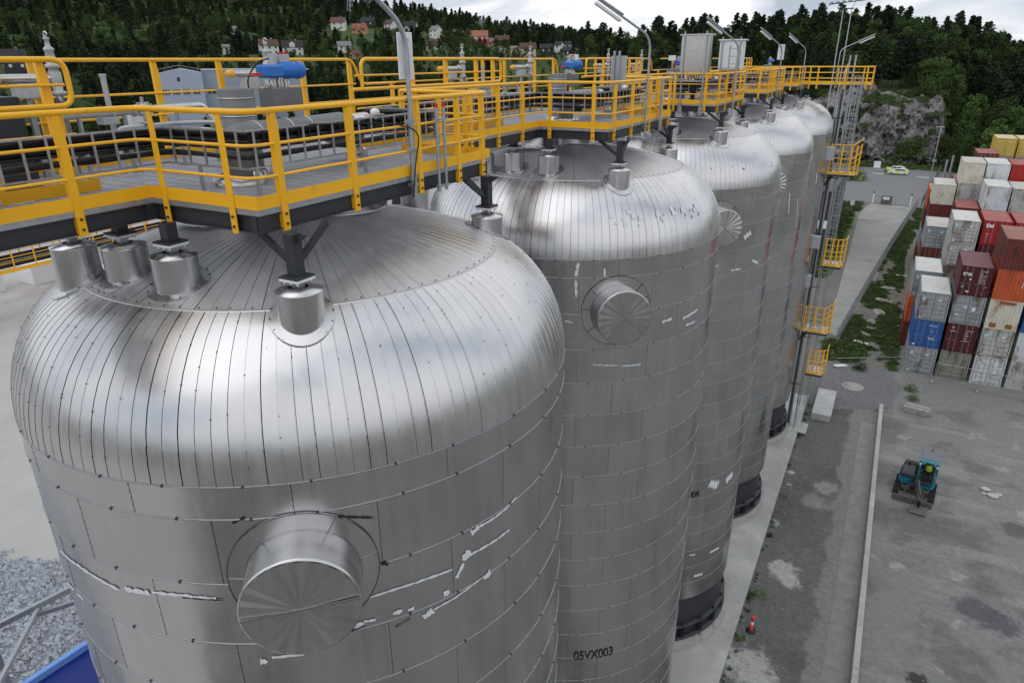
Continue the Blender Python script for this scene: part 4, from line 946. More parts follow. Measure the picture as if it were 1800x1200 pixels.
def proto_lines():
    v=thing('small_bore_pipework','x','pipework',(0,0,0),0,'bare steel pipes beside the valves')
    b=MB(); b.tube(fillet([(0,-2.1,27.3),(0,-.9,27.3),(0,-.9,27.3+.0001)],.1),.052,12); b.lathe([(.05,0),(.085,0),(.085,.03),(.05,.03)],(0,-1.3,27.3),12,(0,1,0)); b.lathe([(.05,0),(.085,0),(.085,.03),(.05,.03)],(0,-.95,27.3),12,(0,1,0)); b.build('dull_pipe',M['lightgrey'],v)
    b=MB(); b.tube(fillet([(.02,-.6,27.32),(.02,.1,27.32),(.02,.32,27.32),(.12,.40,27.05),(.12,.42,26.4)],.14,6),.055,12); b.build('bright_pipe',M['pipe'],v)
    b=MB(); b.ball((0,-.76,27.32),.095,12,8,(1,1.2,1)); 
    for q in range(8): t=2*PI*q/8; b.cyl((.09*math.cos(t),-.86,27.32+.09*math.sin(t)),.014,.2,6,(0,1,0))
    b.cyl((0,-.76,27.4),.03,.1,8); b.build('ball_valve',M['pipe'],v)
    b=MB(); b.cyl((-.25,-1.15,26.4),.04,1.42,12); b.cyl((-.25,-1.15,27.80),.05,.04,12); b.build('vent_pipe',M['lightgrey'],v)
    b=MB(); b.cyl((-.5,-1.9,26.5),.02,.95,8); b.ball((-.5,-1.9,27.48),.05); b.cyl((-.5,-1.9,27.53),.06,.025,10); b.cyl((-.45,-1.78,27.48),.07,.02,12,(0,1,0)); b.cyl((-.5,-1.9,27.35),.05,.03,10); b.build('pressure_gauge',M['pipe'],v)
    for y in(-1.8,-1.1,-.2): b=MB(); b.box(-.03,.03,y-.02,y+.02,26.4,27.26); b.box(-.1,.1,y-.06,y+.06,26.4,26.415); b.build('pipe_support',M['galv'],v)
    b=MB(); b.tube(fillet([(-.6,-1.2,26.9),(-.6,.3,26.9),(-.35,.6,26.9),(.9,.6,26.9)],.15),.03,8); b.build('thin_pipe',M['pipe'],v)
    b=MB(); b.tube(fillet([(.35,-1.5,26.45),(.35,-1.5,27.1),(.35,-.4,27.1),(.6,-.1,27.1),(1.2,-.1,27.1)],.15),.035,8); b.build('thin_pipe',M['lightgrey'],v)
    b=MB(); b.cyl((.35,-1.0,27.12),.03,.16,8); b.cyl((.35,-1.0,27.28),.07,.015,12); b.box(.3,.4,-1.07,-.93,27.05,27.16,.01); b.build('gate_valve',M['pipe'],v)
    b=MB(); b.box(-.75,-.62,-.6,-.35,26.95,27.3,.01); b.build('instrument_box',M['white'],v)
    b=MB(); b.box(-.08,.1,-1.5,-1.25,27.14,27.24,.005); b.build('junction_box',M['lightgrey'],v)
    return v
def place(fn,labf,locs):
    r=fn()
    for i,(x,y,z,rz,l) in enumerate(locs):
        if i==0: r.location=(x,y,z); r.rotation_euler=(0,0,rz); r['label']=l
        else: copy_thing(r,(x,y,z),rz,l)
place(proto_relief,None,[(XC-2.6,Y0-1.9+PIT*k,0,0,'light grey relief valve with a yellow outlet cap, near rear corner of the %s platform'%ORD[k]) for k in range(5)]+[(XC-2.55,Y0+2.15+PIT*k,0,0,'light grey relief valve with a yellow outlet cap, far rear corner of the %s platform'%ORD[k]) for k in range(5)])
place(proto_valve,None,[(XC-.25,Y0+.18+PIT*k,0,0,'bright blue valve actuator with red knobs over the %s tank'%ORD[k]) for k in range(5)])
place(proto_riser,None,[(XC-.2,Y0-.75+PIT*k,0,0,'grey insulated riser with a lateral pipe on the %s platform'%ORD[k]) for k in range(5)])
place(proto_lines,None,[(XC-2.0,Y0-.25+PIT*k,0,0,'bare steel pipes with ball valve and vent stub on the %s platform'%ORD[k]) for k in range(5)])
# drain valves low on the deck edge
def proto_drain():
    v=thing('drain_valve','x','valve',(0,0,0),0,'small drain valves')
    b=MB(); b.tube(fillet([(0,-.3,26.62),(0,0,26.62),(0,.12,26.62)],.05),.04,10)
    for y in(-.2,0,.1): b.lathe([(.04,0),(.07,0),(.07,.02),(.04,.02)],(0,y,26.62),12,(0,1,0))
    b.cyl((0,-.1,26.62),.025,.12,8); b.build('valve_body',M['pipe'],v)
    b=MB(); b.tube([(.07*math.cos(t),-.1+.07*math.sin(t),26.75) for t in [2*PI*i/12 for i in range(13)]],.009,5,False); b.build('hand_wheel',M['pipe'],v)
    b=MB(); b.tube(fillet([(0,.1,26.62),(.05,.2,26.5),(.02,.1,26.43),(0,0,26.44)],.06),.02,8); b.build('drain_hose',M['galv'],v)
    b=MB(); b.cyl((.04,-.3,26.4),.012,.3,6); b.cyl((.04,-.0,26.4),.012,.22,6); b.build('stand',M['galv'],v)
    return v
place(proto_drain,None,[(XC+.75,Y0+.75+PIT*k,0,0,'small drain valve with hand wheel low on the %s platform'%ORD[k]) for k in range(5)])
def proto_round():
    v=thing('round_cover','x','cover',(0,0,0),0,'round grey covers on the decks')
    b=MB(); b.lathe([(.34,26.4),(.34,26.62),(.36,26.62),(.36,26.66),(0,26.68)],n=28); b.build('cover_drum',M['insul'],v)
    b=MB(); b.lathe([(.40,26.4),(.40,26.43),(.34,26.44)],n=28); b.build('rim',M['clads'],v)
    return v
place(proto_round,None,[(XC+.1,Y0+1.15+PIT*k,.3,0,'low round grey drum cover on the %s platform'%ORD[k]) for k in range(5)])
# dome shaped detector on the tray
def proto_det():
    v=thing('gas_detector','x','detector',(0,0,0),0,'dome shaped detectors on the cable ladders')
    b=MB(); b.ball((0,0,27.27),.075,14,8,(1,1,.8)); b.build('dome',M['white'],v)
    b=MB(); b.box(-.06,.06,-.18,.16,27.225,27.24); b.cyl((0,0,27.17),.03,.06,10); b.build('bracket',M['galv'],v); return v
place(proto_det,None,[(XC+1.3,Y0+.55+PIT*k,0,0,'white dome shaped detector on the cable ladder of the %s platform'%ORD[k]) for k in range(3)])
# junction cabinet dark behind the left loop rail
t=thing('dark_cabinet','tall charcoal cabinet behind the yellow loop rail at far left','cabinet',(-11.55,5.25,26.4))
b=MB(); b.box(-.35,.35,-.75,.55,-.2,1.15,.01); b.build('cabinet_body',M['steel'],t); b=MB(); b.box(.352,.36,-.7,-.12,-.1,1.08); b.box(.352,.36,-.08,.5,-.1,1.08); b.build('door',M['steel'],t)
# ---------------------------------------------------------------- lamp posts
def proto_lamp():
    v=thing('lamp_post','x','lamp post',(0,0,0),0,'lamp posts on the platform edge')
    b=MB(); b.tube([(0,0,-.32),(0,0,.9)],.043,12); b.tube(fillet([(0,0,.9),(0,0,2.02),(-.06,-.62,2.42),(-.16,-1.5,3.0)],.34,9),[.040]*0 or .034,12); b.build('pole',M['galv'],v)
    b=MB(); b.bar((-.10,-1.3,2.72),(-.17,-2.0,3.2),.10,.05); lf=b.build('lamp_housing',M['galv'],v)
    b=MB(); b.bar((-.10,-1.3,2.68),(-.17,-2.0,3.16),.085,.03); b.build('lamp_diffuser',M['white'],lf)
    b=MB(); b.bar((-.15,-1.45,2.97),(-.2,-2.05,3.38),.05,.03); b.build('arm_tip',M['galv'],v)
    b=MB()
    for zz in(-.15,.35,.75): b.box(-.075,.05,-.055,.055,zz,zz+.05)
    b.build('clamp',M['galv'],v); return v
def proto_lamp2():
    v=thing('lamp_post','x','lamp post',(0,0,0),0,'lamp posts on the platform edge')
    b=MB(); b.tube(fillet([(0,0,-.32),(0,0,2.15),(-.45,-.95,2.60),(-.86,-1.75,3.0)],.34,9),.030,10); b.build('pole',M['galv'],v)
    b=MB(); b.bar((-.46,-.96,2.66),(-.90,-1.85,3.07),.09,.035); lf=b.build('lamp_housing',M['galv'],v)
    b=MB(); b.bar((-.50,-1.02,2.52),(-.88,-1.80,2.90),.09,.06); b.build('lamp_diffuser',M['white'],lf)
    b=MB()
    for zz in(-.15,.35,.75): b.box(-.06,.05,-.05,.05,zz,zz+.04)
    b.build('clamp',M['galv'],v); return v
lx=XC+2.10+.06
place(proto_lamp2,None,[(lx,19.35,ZD,0,'tall bent lamp post at the second platform, its slim tube lamp against the sky'),(lx,30.6,ZD,0,'lamp post leaning over the white cabinet on the third platform'),(lx,41.75,ZD,0,'lamp post with small white panel clamped on it, fourth platform'),(lx,51.5,ZD,0,'plain lamp post between the white panel one and the ladder tower')])
v=proto_lamp(); v.location=(lx,8.5,ZD); v['label']='nearest lamp post with a curved pipe leaving the top of the picture'
r=copy_thing([o for o in C.objects if o.get('label','').startswith('plain lamp')][0],(XC+4.05,53.35,ZD),R(140),'lamp post arching to the right at the end platform')
# back panels on the posts
def panel(lab,loc,w,h):
    t=thing('flat_panel',lab,'panel',loc,0,'flat white panels on poles'); b=MB(); b.box(-.02,.02,-w/2,w/2,0,h,.004); b.build('plate',M['white'],t)
    b=MB()
    for zz in(.12,h*.48,h-.12): b.box(.02,.075,-.03,.03,zz,zz+.035)
    b.build('clamp',M['galv'],t); t.rotation_euler=(0,0,R(-28)); return t
panel('large white flat panel strapped behind the nearest lamp post',(lx-.07,8.56,27.75),.22,.62)
panel('small white flat panel on the fourth platform lamp post',(lx-.05,41.75,27.95),.5,.75)
# conduit stub with red caps beside nearest lamp
t=thing('conduit_pair','pair of upright steel tubes with red caps clamped beside the nearest lamp post','steel tubes',(lx+.03,9.12,0))
for i,y in enumerate((0,.20)):
    b=MB(); b.tube([(0,y,26.08),(0,y,27.34)],.026,10); p=b.build('tube',M['galv'],t); b=MB(); b.cyl((0,y,27.34),.03,.06,10); b.build('red_cap',M['red'],p)
b=MB(); b.box(-.03,.03,-.05,.25,26.14,26.18); b.box(-.03,.03,-.05,.25,27.15,27.18); b.bar((0,-.04,26.95),(0,.24,26.95),.02,.02); b.build('cross_bar',M['galv'],t)
t2=thing('conduit_post','single steel channel post clamped to the edge of the second platform','steel post',(lx+.03,20.6,0)); b=MB(); b.box(-.02,.02,-.05,.05,26.05,27.5); b.build('channel',M['galv'],t2)
b=MB(); b.tube(fillet([(lx+.05,8.4,26.1),(lx+.08,8.45,26.6),(lx+.10,8.6,27.05),(lx-.1,8.2,27.18),(lx-.6,7.5,27.2),(lx-.85,7.3,27.2)],.3,6),.010,6); tag(b.build('loose_cable',M['black']),'thin black cable looping from the cable ladder down the nearest lamp post','cable')
# ---------------------------------------------------------------- cabinets
def cabinet(lab,x,y,w,d,h,z0,m,legs=True,roof=True):
    t=thing('equipment_cabinet',lab,'cabinet',(x,y,0)); b=MB(); b.box(-w/2,w/2,-d/2,d/2,z0,z0+h,.008); c=b.build('cabinet_body',m,t)
    if roof: b=MB(); b.box(-w/2-.06,w/2+.08,-d/2-.08,d/2+.1,z0+h+.002,z0+h+.05); b.build('rain_hood',m,c)
    b=MB(); b.box(-w/2+.04,w/2-.04,-d/2-.012,-d/2-.001,z0+.05,z0+h-.05); b.build('back_sheet',m,c)
    if legs:
        for s_ in(-1,1):
            b=MB(); xx=s_*(w/2-.12); b.box(xx-.025,xx+.025,-d/2-.075,-d/2-.02,26.0,z0+h+.14); lg=b.build('leg',M['galv'],t)
            b=MB(); b.box(xx-.09,xx+.09,-d/2-.03,-d/2+.0,26.02,26.32); b.build('foot_clamp',M['galv'],lg)
        b=MB(); b.box(-w/2,w/2,-d/2-.02,-d/2+.02,27.2,27.25); b.build('cross_bar',M['galv'],t)
        b=MB()
        for i in range(9): xx=-w*.36+w*.72*i/8; b.tube([(xx,0,z0),(xx+.03*math.sin(i*2),-.03,z0-.2),(xx*.4,0,27.15),(xx*.1,0,26.4)],.014,6)
        b.build('cable',M['black'],t,kind='stuff')
    return t
cabinet('large stainless cabinet on two channel legs at the third platform',-7.33,28.05,1.06,.40,1.32,27.50,M['pipe'])
cabinet('white cabinet with rain hood behind the stainless cabinet',-7.10,33.2,1.0,.5,1.14,27.60,M['white'])
cabinet('narrow light grey cabinet between two channel posts on the second platform',-7.82,21.1,.40,.3,.98,27.12,M['lightgrey'],True,False)
t=thing('wall_ladder','short grey ladder bracket standing beside the white cabinet','ladder',(-6.85,32.4,27.4)); b=MB(); b.box(-.2,-.15,-.03,.03,-.1,1.15); b.box(.15,.2,-.03,.03,-.1,1.15); b.build('ladder_rail',M['galv'],t)
rb=MB(); rb.box(-.15,.15,-.015,.015,-.015,.015); rm=rb.mesh('rung',M['galv'])
for i in range(4): inst('rung',rm,t,(0,0,.1+.3*i))
for k,(x,y) in enumerate([(XC-.5,Y0+PIT+1.0),(XC-.4,Y0+2*PIT-.3)]):
    t=thing('sign_board','small white board above the blue actuator of the %s tank'%ORD[k+1],'sign',(x,y,0)); b=MB(); b.box(-.15,.15,-.01,.01,27.95,28.15); b.build('board',M['white'],t); b=MB(); b.box(-.012,.012,.011,.03,26.4,28.1); b.build('sign_post',M['galv'],t)
# ---------------------------------------------------------------- ladder tower at the last tank
t=thing('ladder_tower','tall galvanised ladder tower beside the farthest tank, its rails rising over the end platform','ladder tower',(-3.45,53.7,.25))
for x in(-.34,.0): b=MB(); b.box(x-.05,x+.05,-.06,.06,0,27.95); b.build('mast',M['galv'],t)
b=MB(); b.tube(fillet([(-.55,.1,0),(-.55,.1,26.9),(-.4,.5,27.4)],.3),.06,10); b.build('riser_pipe',M['galv'],t)
b=MB(); b.box(-.50,-.36,-.05,.05,0,25.6); b.build('cable_channel',M['steel'],t)
lad=MB(); 
for x in(.12,.55): lad.box(x-.02,x+.02,.0,.05,.3,26.6)
lad.build('ladder_rail',M['galv'],t)
rb=MB(); rb.box(.14,.53,.012,.038,-.012,.012); rm=rb.mesh('rung',M['galv'])
for i in range(86): inst('rung',rm,t,(0,0,.55+.3*i))
# cage hoops: right/back side of the ladder, with gaps at landings
hb=MB(); P=[(.335+.37*math.sin(a)*1.0,-.02-.70*(math.cos(a)*.5+.5)) for a in [R(-115+230*i/12) for i in range(13)]]
hb.tube([(x+.0,y,0) for x,y in P],.016,5,False); hm=hb.mesh('cage_hoop',M['galv'])
for i in range(30):
    zz=2.6+.83*i; inst('cage_hoop',hm,t,(0,0,zz))
for i in(1,3,5,7,9,11):
    b=MB(); x,y=P[i]; b.box(x-.02,x+.02,y-.006,y+.006,2.5,26.7); b.build('cage_strap',M['galv'],t)
for zz in range(4,27,4): b=MB(); b.bar((-.9,-.05,zz),(.2,-.05,zz),.06,.06); b.build('wall_bracket',M['steel'],t)
b=MB(); b.tube(fillet([(-.62,-.1,24.0),(-.62,-.1,26.2),(-.25,-.35,26.9),(-.2,-.6,26.9)],.25),.05,8); b.build('grab_rail',M['pipe'],t)
for i,(zf,x0,x1,lab) in enumerate([(20.65,-4.0,-2.25,'highest yellow ladder landing with tall vertical bars, level with the dome edge'),(14.2,-3.35,-2.1,'second highest yellow ladder landing, with a small white lamp bracket'),(9.05,-3.95,-2.2,'third yellow ladder landing from the top, nearest over the gravel'),(5.7,-3.2,-2.05,'lowest yellow ladder landing of the tower')]):
    q=thing('ladder_landing',lab,'landing',(0,0,zf),0,'yellow railed landings on the ladder tower'); y0,y1=52.7,54.4
    b=MB(); b.box(x0,x1,y0,y1,-.03,0); b.build('floor_grating',M['grate'],q)
    b=MB(); 
    for a_,c_ in(((x0,y0),(x1,y0)),((x1,y0),(x1,y1)),((x1,y1),(x0,y1))): b.bar((*a_,-.1),(*c_,-.1),.06,.13)
    b.build('edge_beam',M['steel'],q)
    if i%2==0: b=MB(); b.bar((x0+.4,y0+.1,-.15),(x0-.5,y0+.9,-1.5),.1,.1); b.build('brace',M['steel'],q)
    ln=[(x0,y0),(x1-.35,y0),(x1+.12,y0+.5),(x1+.12,y1)]
    for zz,rr in((1.95,.030),(1.5,.018),(1.05,.03),(.70,.018),(.36,.018)):
        b=MB(); b.tube(fillet([(x,y,zz+(.35 if (j>1 and i in(0,2)) else 0)) for j,(x,y) in enumerate(ln)],.12),rr,8); b.build('top_rail' if rr>.02 else 'middle_rail',M['yellow'],q)
    b=MB(); 
    for a_,c_ in zip(ln,ln[1:]): b.bar((*a_,.08),(*c_,.08),.008,.16)
    b.build('toe_board',M['yellow'],q)
    pb=MB(); pb.box(-.05,.05,-.006,.006,-.15,1.95); pb.box(-.05,-.04,0,.05,-.15,1.95); pm=pb.mesh('rail_post',M['yellow'])
    for x,y,a in [(x0+.1,y0,0),((x0+x1)/2-.1,y0,0),(x1-.4,y0,0),(x1-.1,y0+.25,R(45)),(x1+.12,y0+.6,PI/2),(x1+.12,y0+1.1,PI/2),(x1+.12,y1-.1,PI/2)]: inst('rail_post',pm,q,(x,y,0),a)
b=MB(); b.box(-3.9,-2.45,53.2,55.0,.25,.32,.01); b.box(-2.44,-.95,56.6,61.9,.0,.6,.02); tag(b.build('concrete_block',M['conc']),'pale concrete footing beside the base of the ladder tower','concrete block')
for i,(x,z) in enumerate([(-4.35,21.6),(-4.3,15.5),(-4.5,12.6)]):
    t=thing('junction_box','grey junction box on the farthest tank beside the %s landing'%['highest','second highest','third'][i],'box',(x+.35,52.2,z),0,'grey boxes on the farthest tank'); b=MB(); b.box(-.3,.3,-.2,.25,0,.9,.02); b.build('box_body',M['lightgrey'],t); b=MB(); b.box(-.26,.26,-.222,-.202,.04,.86,.004); b.build('lid',M['lightgrey'],t)
# ---------------------------------------------------------------- containers
def cmat(n,c,rust=None,amt=.6,rg=.5):
    return mat('container_'+n,c,rg,0,.16,1.1,.05,30,dark=rust,dscale=1.3,damt=amt-.04,stretch=(1,1,.45))
CM={'grey':cmat('grey',(.30,.32,.34),(.14,.11,.08),.57),'olive':cmat('olive',(.25,.25,.215),(.09,.085,.06),.54),'blue':cmat('blue',(.025,.10,.32),(.02,.05,.12),.62),'maroon':cmat('maroon',(.085,.012,.016),(.05,.012,.012),.6),'red':cmat('red',(.36,.022,.02),(.2,.02,.02),.62),'brown':cmat('brown',(.15,.035,.028),(.07,.025,.02),.56),'orange':cmat('orange',(.48,.095,.035),(.3,.05,.02),.62),'white':cmat('white',(.58,.61,.64),(.28,.24,.19),.57),'rusty':cmat('rusty',(.60,.58,.50),(.36,.18,.07),.60),'yellow':cmat('yellow',(.60,.42,.09),(.4,.27,.06),.62),'lightgrey':cmat('lightgrey',(.44,.45,.43),(.20,.17,.13),.54),'oran2':cmat('oran2',(.55,.10,.03),(.3,.06,.02),.6)}
RM={'white':mat('container_roof_white',(.60,.60,.57),.7,0,.12,.8,.05,20,dark=(.22,.19,.15),dscale=.55,damt=.62),'pink':mat('container_roof_pink',(.36,.13,.12),.75,0,.12,.9,dark=(.28,.08,.07),dscale=.5,damt=.6),'mauve':mat('container_roof_mauve',(.20,.10,.11),.7,0,.10,.9),'brown':mat('container_roof_brown',(.32,.16,.12),.8,0,.2,.9,dark=(.45,.36,.30),dscale=.8,damt=.66),'tan':mat('container_roof_tan',(.62,.53,.36),.7,0,.08,.7),'stained':mat('container_roof_stained',(.52,.50,.45),.75,0,.15,.9,dark=(.30,.17,.08),dscale=.6,damt=.60),'orange':mat('container_roof_orange',(.55,.30,.14),.7,0,.15,.9)}
CWD=2.44
def corr(b,p0,ux,uz,L,H,nrm,pitch=.28,dep=.036):
    """corrugated sheet: along ux length L, up uz height H"""
    n=int(L/pitch); V=[];Fc=[]; xs=[]
    for i in range(n):
        s=L/n; x=i*s; xs+= [(x,0),(x+s*.26,0),(x+s*.36,-dep),(x+s*.62,-dep),(x+s*.72,0)]
    xs.append((L,0)); m=len(xs)
    for h in(0,H):
        for x,o in xs: V.append(Vector(p0)+Vector(ux)*x+Vector(uz)*h+Vector(nrm)*o)
    b.add(V,[(i,i+1,m+i+1,m+i) for i in range(m-1)])
CH_CACHE={}
def chassis(L,H):
    key=(round(L,2),round(H,2))
    if key in CH_CACHE: return CH_CACHE[key]
    w=CWD; fr=MB()
    for x in(.0,w-.11):
        for y in(.0,L-.11): fr.box(x,x+.11,y,y+.11,.0,H)
    for z in(0,H-.10):
        for x in(0,w-.08): fr.box(x+.004,x+.076,.11,L-.11,z+.004,z+.096)
        for y in(0.004,L-.084): fr.box(.11,w-.11,y,y+.08,z+.004,z+.096)
    for x in(0,w-.17):
        for y in(0,L-.17):
            for z in(-.004,H-.114): fr.box(x-.003 if x==0 else x,x+.17 if x==0 else x+.173,y-.004 if y==0 else y,y+.17 if y==0 else y+.174,z,z+.118)
    sd=MB(); corr(sd,(.03,L-.11,.1),(0,-1,0),(0,0,1),L-.22,H-.2,(-1,0,0)); corr(sd,(w-.03,.11,.1),(0,1,0),(0,0,1),L-.22,H-.2,(1,0,0))
    rf=MB(); nrm=(0,0,1); corr(rf,(.08,.08,H-.02),(0,1,0),(1,0,0),L-.16,w-.16,nrm,.30,.018)
    rf.f=[f[::-1] for f in rf.f]
    pn=MB(); corr(pn,(.11,.035,.1),(1,0,0),(0,0,1),w-.22,H-.2,(0,-1,0),.25,.04)
    bk=MB(); bk.box(.11,w-.11,L-.06,L-.04,.1,H-.1)
    r=dict(fr=fr,sd=sd,rf=rf,pn=pn,bk=bk); CH_CACHE[key]=r; return r
DOORC={}
def doors(H,m):
    key=(round(H,2),m.name)
    if key in DOORC: return DOORC[key]
    out=[]; w=(CWD-.26)/2
    d=MB(); d.box(.018,w-.018,.02,.055,.0,H-.26)
    for i in range(5): z=.12+(H-.50)*i/5; d.box(.11,w-.11,-.022,.02,z,z+(H-.5)/5-.16,.012)
    out.append(d.mesh('door',m))
    r=MB()
    for x in(.30,.74): r.tube([(x,-.02,-.06),(x,-.02,H-.20)],.017,6)
    for x in(.30,.74): 
        for zz in(.05,.6,H-.9,H-.35): r.box(x-.05,x+.05,-.035,-.002,zz,zz+.05)
        r.bar((x,-.035,1.0),(x-.28,-.035,.98),.02,.03)
    out.append(r.mesh('lock_rods',M['galv'])); DOORC[key]=out; return out
STK=MATS.get('x') or M['white']
def container(x,y,z,H,col,roof,lab,front='doors',L=6.06,marks=None,vis=True):
    t=thing('shipping_container',lab,'container',(x,y,z),0,'stacked shipping containers'); m=CM[col]; c=chassis(L,H)
    def sh(key,nm,mm):
        ck=(key,nm,mm.name,round(H,2),round(L,2))
        if ck not in MC: MC[ck]=c[key].mesh(nm,mm)
        return inst(nm,MC[ck],t)
    fo=sh('fr','frame',m); sh('sd','side_panel',m); sh('rf','roof_panel',RM[roof] if roof else m); sh('bk','rear_wall',m)
    if front=='doors':
        dm,rm=doors(H,m)
        gk=('gasket',round(H,2))
        if gk not in MC: b=MB(); b.box(.115,CWD-.115,.03,.05,.105,H-.105); MC[gk]=b.mesh('door_gasket',M['black'])
        inst('door_gasket',MC[gk],t)
        for i in(0,1):
            d=inst('door',dm,t,(.13+i*((CWD-.26)/2),.0,.13)); inst('lock_rods',rm,d)
    else: sh('pn','end_panel',m)
    return t
MC={}
def sticker(t,x,z,w,h,m,name='sticker'):
    b=MB(); b.box(x,x+w,-.046,-.036,z,z+h); return b.build(name,m,t)
def lettering(t,txt,x,z,size,m,name='lettering',y=-.045,bold=None,rot=0):
    bold=size*.02 if bold is None else bold
    cu=bpy.data.curves.new(name,'FONT'); cu.body=txt; cu.size=size; cu.offset=bold; ob=bpy.data.objects.new('tmp',cu); C.objects.link(ob); dg=bpy.context.evaluated_depsgraph_get(); me=bpy.data.meshes.new_from_object(ob.evaluated_get(dg)); C.objects.unlink(ob); bpy.data.objects.remove(ob)
    me.materials.clear(); me.materials.append(m); o=link(bpy.data.objects.new(name,me)); o.parent=t; o.location=(x,y,z); o.rotation_euler=(PI/2,rot,0); return o
MS=mat('sticker_light_blue',(.42,.60,.72),.5); MO=mat('sticker_orange',(.8,.35,.05),.5)
def stack(x,y,hh,specs,L=6.06):
    z=.016
    for s in specs:
        col,roof,lab,fr=s[:4]; t=container(x,y,z,hh-.02,col,roof,lab,fr,L)
        if len(s)>4: s[4](t,hh)
        z+=hh
def mk_l(t,h): sticker(t,.22,h*.70,.28,.28,MS); sticker(t,.25,.18,.2,.1,M['white']); sticker(t,1.5,h*.72,.3,.12,M['white'])
def mk_gr2(t,h): sticker(t,.85,h*.55,.28,.28,MS); sticker(t,1.5,h*.50,.28,.34,M['white']); sticker(t,.4,h*.3,.14,.14,M['white'])
def mk_blue(t,h):
    lettering(t,'POP 8210',1.25,h*.80,.16,M['white']); lettering(t,'FUB',1.4,h*.32,.26,M['white']); sticker(t,.2,.16,.25,.12,M['white']); sticker(t,1.5,h*.60,.18,.05,M['white'])
def mk_mar(t,h):
    b=MB(); b.add([(.28,-.012,h*.72),(.72,-.012,h*.72),(.72,-.012,h*.80),(.60,-.012,h*.80),(.60,-.012,h*.87),(.40,-.012,h*.87),(.40,-.012,h*.80),(.28,-.012,h*.80)],[(0,1,2,3,6,7),(3,4,5,6)]); b.build('white_emblem',M['white'],t)
    for i in range(5): lettering(t,['TGHU 2047','22G1','30480','2220','28260'][i],1.48,h*(.78-.09*i),.12,M['white'])
def mk_tex(t,h):
    lettering(t,'tex',.20,h*.68,.50,M['white'],bold=.02)
    for i in range(6): lettering(t,['TEXU 4083','22G1','30480 KG','2185 KG','28295 KG','33.2 CU M'][i],1.45,h*(.84-.075*i),.115,M['white'])
    sticker(t,.75,h*.54,.16,.12,M['white']); sticker(t,2.0,h*.33,.18,.05,MO); sticker(t,.65,h*.13,.28,.1,M['white']); sticker(t,.25,h*.25,.2,.25,mat('grey_decal',(.25,.2,.2),.6))
def mk_da(t,h): lettering(t,'Dal',.22,h*.72,.46,M['white'],bold=.03); sticker(t,.42,h*.40,.12,.1,M['white']); sticker(t,.36,h*.22,.16,.28,mat('grey_decal',(.3,.3,.3),.6))
def mk_red(t,h): lettering(t,'Te',1.5,h*.78,.34,mat('red_lettering',(.5,.05,.03),.6),bold=.01)
def mk_w(t,h): b=MB(); b.bar((1.95,-.02,h*.45),(2.12,-.02,h*.86),.05,.02,(0,1,0)); b.build('white_stripe',M['white'],t)
def mk_rust(t,h):
    for x in(.35,.0+1.55): 
        b=MB(); b.box(x,x+.5,-.014,-.004,.15,.55); b.build('rust_patch',mat('heavy_rust',(.30,.095,.02),.9,0,.4,6),t)
    b=MB(); b.box(.7,1.9,-.014,-.004,h*.86,h*.95); b.build('rust_patch',MATS['heavy_rust'],t)
CL='leftmost front stack'; 
stack(4.25,71,2.70,[('grey',None,'grey container, bottom of the leftmost front stack','doors',mk_l),('blue',None,'bright blue container, middle of the leftmost front stack','doors',mk_blue),('grey','white','grey container with stained white roof on top of the leftmost front stack','doors',mk_l)])
stack(6.95,71,2.73,[('olive',None,'dirty olive grey container, bottom of the second front stack','doors'),('maroon',None,'maroon container with small white emblem above the olive one','doors',mk_mar),('grey',None,'grey container with a light blue sticker under the tex container','doors',mk_gr2),('maroon','mauve','dark maroon container lettered tex, topmost of the second front stack','doors',mk_tex)])
stack(9.68,71,2.73,[('white',None,'pale grey container, bottom of the third front stack','doors',mk_l),('lightgrey',None,'worn light grey container above the pale bottom one, third front stack','doors',mk_l),('rusty',None,'white container end covered in orange rust','panel',mk_rust),('orange',None,'plain orange container end with a short white stripe','panel',mk_w),('brown','brown','red brown container topping the tall third front stack','panel')])
stack(12.42,71,2.73,[('lightgrey',None,'light grey container with red lettering at the right bottom edge','panel',mk_red),('white',None,'white container above the one with red lettering','panel'),('blue',None,'dark blue container at the right picture edge beside the rusty one','panel'),('orange',None,'orange container behind the right picture edge on the fourth front stack','panel')])
stack(3.75,78,2.74,[('brown',None,'red brown container on the ground behind the leftmost front stack','panel'),('oran2',None,'bright red container with white mark behind the leftmost front stack','doors',mk_w),('grey','white','grey container with bare white roof in the second row, left end','doors',mk_l)])
stack(6.55,84.9,2.46,[('grey',None,'grey container in the third row, bottom, hidden behind the maroon stack','doors'),('brown',None,'brown container in the third row, second from the ground','doors'),('olive',None,'olive container in the third row, middle tier','doors'),('lightgrey',None,'grey container with white edge strip and blue sticker left of the tex one','doors',mk_l),('lightgrey','white','large olive grey container with open view of both doors and white roof','doors',mk_l)])
stack(9.28,84.9,2.50,[('grey',None,'grey container at the bottom behind the third front stack','doors'),('brown',None,'brown container on the second tier behind the third front stack','doors'),('grey',None,'grey container on the third tier behind the third front stack','doors'),('maroon',None,'maroon container on the fourth tier behind the third front stack','doors'),('red','pink','crimson container with faded pink roof and white letters at its top left','doors',mk_da)])
stack(12.02,84.9,2.50,[('grey',None,'grey container low behind the fourth front stack','doors'),('blue',None,'blue container second tier behind the fourth front stack','doors'),('grey',None,'grey container third tier behind the fourth front stack','doors'),('brown',None,'brown container fourth tier behind the fourth front stack','doors'),('red','pink','crimson container with faded pink roof at the right picture edge','doors')])
stack(4.55,91.7,2.52,[('brown',None,'brown container at the bottom of the left fourth row stack','doors'),('grey',None,'grey container second from the ground in the left fourth row stack','doors'),('brown',None,'dull brown container just below the rust stained roof one','doors'),('grey','stained','grey container whose pale roof has a rust stain in the middle','doors',mk_l)])
